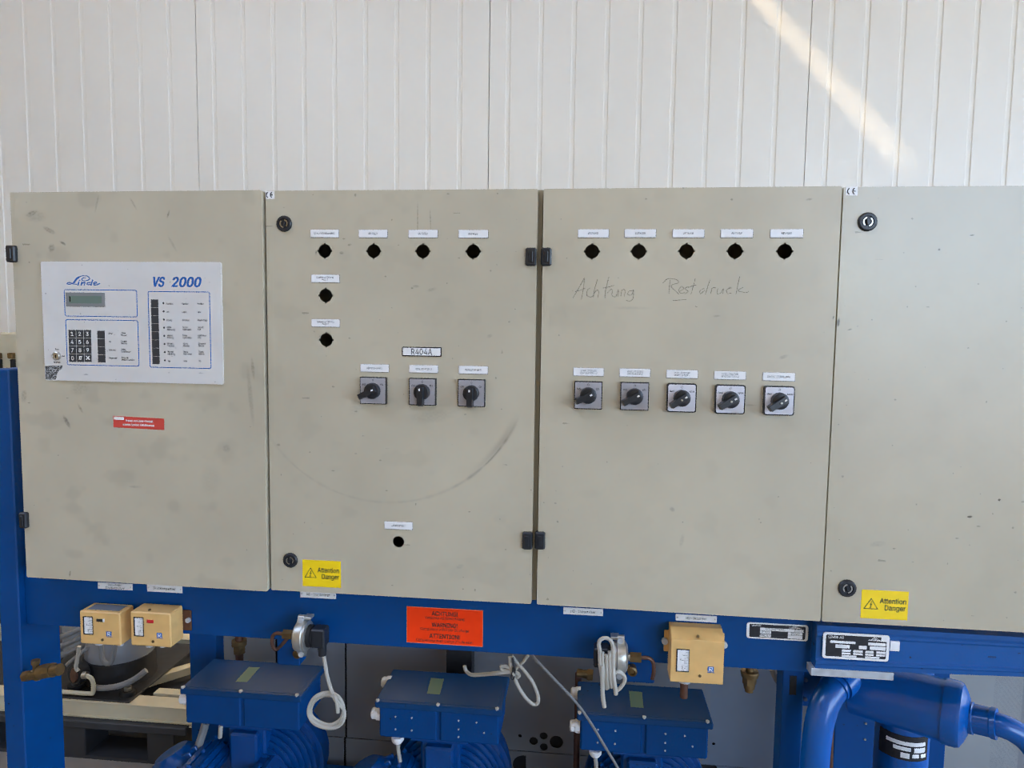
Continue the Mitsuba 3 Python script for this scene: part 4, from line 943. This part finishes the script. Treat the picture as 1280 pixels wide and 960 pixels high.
# ------------------------------------------------------------------ left: condensing unit on a pallet
PY = .80
k = thing('pallet', 'dark grey plastic pallet on the floor under the beige rails', 'pallet')
zdeck = P(150, 905, PY)[2]; xl, xr = -1.98, -.10
obj(k, 'deck', bx(xl, xr, PY, PY + 1.0, zdeck - .03, zdeck, .004), PALLET)
bl = [P(70, 930, PY)[0], P(104, 930, PY)[0], P(181, 930, PY)[0], P(216, 930, PY)[0]]
for (x0, x1) in [(bl[0], bl[1]), (bl[2], bl[3]), (-1.95, -1.80), (-1.40, -1.25), (-1.02, -.86)]:
    for yy in (PY + .01, PY + .44, PY + .85):
        obj(k, 'block', bx(x0, x1, yy, yy + .13, 0, zdeck - .028, .004), PALLET)
obj(k, 'skid', cat([bx(xl, xr, yy, yy + .13, 0, .012) for yy in (PY + .01, PY + .44, PY + .85)]), PALLET)
k = thing('condensing_unit', 'black hermetic compressor unit on beige rails standing on the pallet', 'compressor unit')
zr1, zr0 = P(66, 874, PY + .02)[2], P(66, 897, PY + .02)[2]
xr0, xr1 = -1.35, P(239.5, 890, PY + .02)[0]


def channel(y0, y1, z0, z1, x0, x1):
    return cat([bx(x0, x1, y0 + .004, y0 + .008, z0, z1), bx(x0, x1, y0, y1, z1 - .004, z1, .001), bx(x0, x1, y0, y1, z0, z0 + .004, .001), bx(x0, x1, y0 + .0005, y0 + .005, z0 + .012, z0 + .016)])


zdk = zdeck
obj(k, 'rail', channel(PY + .02, PY + .09, zr0, zr1, xr0, xr1), RAIL); obj(k, 'rail', channel(PY + .55, PY + .62, zr0, zr1, xr0, xr1), RAIL)
obj(k, 'rail_foot', cat([bx(x, x + .06, yy, yy + .06, zdk - .001, zr0 + .002) for x in (xr0 + .05, xr1 - .15) for yy in (PY + .025, PY + .555)]), RAIL)
dg = cat([bx(-.30, .32, -.02, .02, -.015, .015)]); dg.apply_transform(trimesh.transformations.rotation_matrix(.85, [0, 0, 1])); dg.apply_translation([P(225, 850, PY + .3)[0], PY + .32, zr1 - .02])
obj(k, 'brace', dg, RAIL)
obj(k, 'cross_member', bx(P(195, 850, PY + .12)[0], xr1, PY + .10, PY + .14, zr1 - .04, zr1 + .005, .001), RAIL)
pc = P(152, 850, PY + .22); RP = .125; zpb = zr1
zpt = P(152, 834, PY + .22 - RP)[2]; hp = zpt - zpb
obj(k, 'pot', lathe([(0, 0), (RP * 1.03, 0), (RP * 1.03, .012), (RP, .02), (RP, hp - .012), (RP * 1.03, hp - .010), (RP * 1.03, hp), (0, hp)], [pc[0], PY + .22, zpb], [0, 0, 1], 40), DARK)
obj(k, 'pot_dome', lathe([(0, 0), (RP * .98, 0), (RP * .97, .04), (RP * .85, .085), (RP * .5, .12), (0, .13)], [pc[0], PY + .22, zpt], [0, 0, 1], 40), GREYM)
obj(k, 'base_plate', bx(pc[0] - RP * 2.0, pc[0] + RP * 1.3, PY + .03, PY + .5, zr1 - .001, zr1 + .006, .001), DARK)
for (u, v) in [(95, 860), (160, 868), (135, 848)]:
    p_ = onz([(u, v)], zr1 + .006)[0]
    kk = obj(k, 'mount', cyl([p_[0], p_[1], zr1 + .006], [p_[0], p_[1], zr1 + .022], .028, 18), RUBBER); obj(kk, 'nut', cyl([p_[0], p_[1], zr1 + .022], [p_[0], p_[1], zr1 + .036], .014, 6), STEEL)
for i in range(3):
    obj(k, 'refrigerant_pipe', tube([P(66, 799 + 11 * i, PY + .15), P(85, 793 + 11.5 * i, PY + .15), P(112, 781 + 11 * i, PY + .2), P(140, 772 + 10 * i, PY + .3)], .010, 10, 5), CABLEG)
obj(k, 'refrigerant_pipe', tube([P(84, 831, PY + .1), P(97, 820, PY + .1), P(110, 810, PY + .12), P(130, 804, PY + .2)], .008, 10, 5), CABLEG)
for i, u in enumerate((59, 66, 73)):
    obj(k, 'coil_fin', bx(P(u, 800, PY + .3)[0] - .014, P(u, 800, PY + .3)[0] + .014, PY + .30, PY + .50, zr1 + .004, P(u, 782, PY + .3)[2], .004), GREYL)
for i in range(2):
    obj(k, 'coil_pipe', tube([P(62 + 9 * i, 778, PY + .28), P(62 + 9 * i, 800, PY + .27), P(62.5 + 9 * i, 835, PY + .27)], .012, 10, 4), COPPER)
obj(k, 'solenoid', cat([cyl(P(92, 844, PY + .06), P(106, 838, PY + .1), .036, 22)]), DARK)
obj(k, 'solenoid_cap', cyl(P(91, 844.3, PY + .055), P(94, 843.5, PY + .062), .026, 18), COPPER)
obj(k, 'service_valve', cat([cyl(P(104, 844, PY + .05), P(109, 844, PY + .05), .014, 12)]), STEEL)
obj(k, 'capillary', tube([P(99, 808, PY + .05), P(97, 822, PY + .05), P(95, 834, PY + .05), P(98, 839, PY + .05)], .007, 8, 5), CABLE)
obj(k, 'discharge_pipe', tube([P(107, 844, PY + .05), P(114, 848, PY + .04), P(116.5, 855, PY + .04), P(116.5, 865, PY + .04), P(112, 867, PY + .04), P(90, 865.5, PY + .04), P(64, 863.5, PY + .04)], .008, 8, 5), RAIL)
obj(k, 'suction_hose', tube([P(117, 859, PY + .06), P(130, 860, PY + .05), P(150, 857, PY + .05), P(168, 849, PY + .08), P(183, 838, PY + .1)], .011, 8, 5), CABLEG)
obj(k, 'sensor_lead', tube([P(126, 806, PY + .06), P(128, 824, PY + .06), P(134, 829.5, PY + .06), P(140, 826, PY + .06), P(143, 812, PY + .06), P(144, 803, PY + .06)], .009, 8, 5), CABLEG)
# beige control box of the unit, seen between the wall and the first cabinet
k = thing('beige_unit', 'beige machine casing with two terminals at the left edge of the photo', 'machine')
YB = 1.47
zt_, xr_ = P(9, 417, YB)[2], P(60, 440, YB)[0]
obj(k, 'casing', bx(xr_ - .9, xr_, YB, YB + .3, zr1 + .3, zt_, .006), RAIL)
obj(k, 'leg', cat([bx(xr_ - .9 + dx, xr_ - .84 + dx, YB + dy, YB + dy + .05, zdeck, zr1 + .31) for dx in (.02, .82) for dy in (.02, .23)]), RAIL)
for (u0, u1, mt) in [(0, 3, COPPER), (13, 19.5, BRASS)]:
    (a, _, z1), (b, _, z0) = P(u0 - 4 if u0 == 0 else u0, 441, YB), P(u1, 448, YB); kk = obj(k, 'terminal', bx(a, b, YB - .02, YB + .001, z0, z1, .002), BRASS)
    (a, _, z1), (b, _, z0) = P(u0 - 4 if u0 == 0 else u0 + 2, 449, YB), P(u1 + .5, 460, YB); obj(kk, 'terminal_base', bx(a, b, YB - .012, YB + .001, z0, z1, .001), RUBBER)
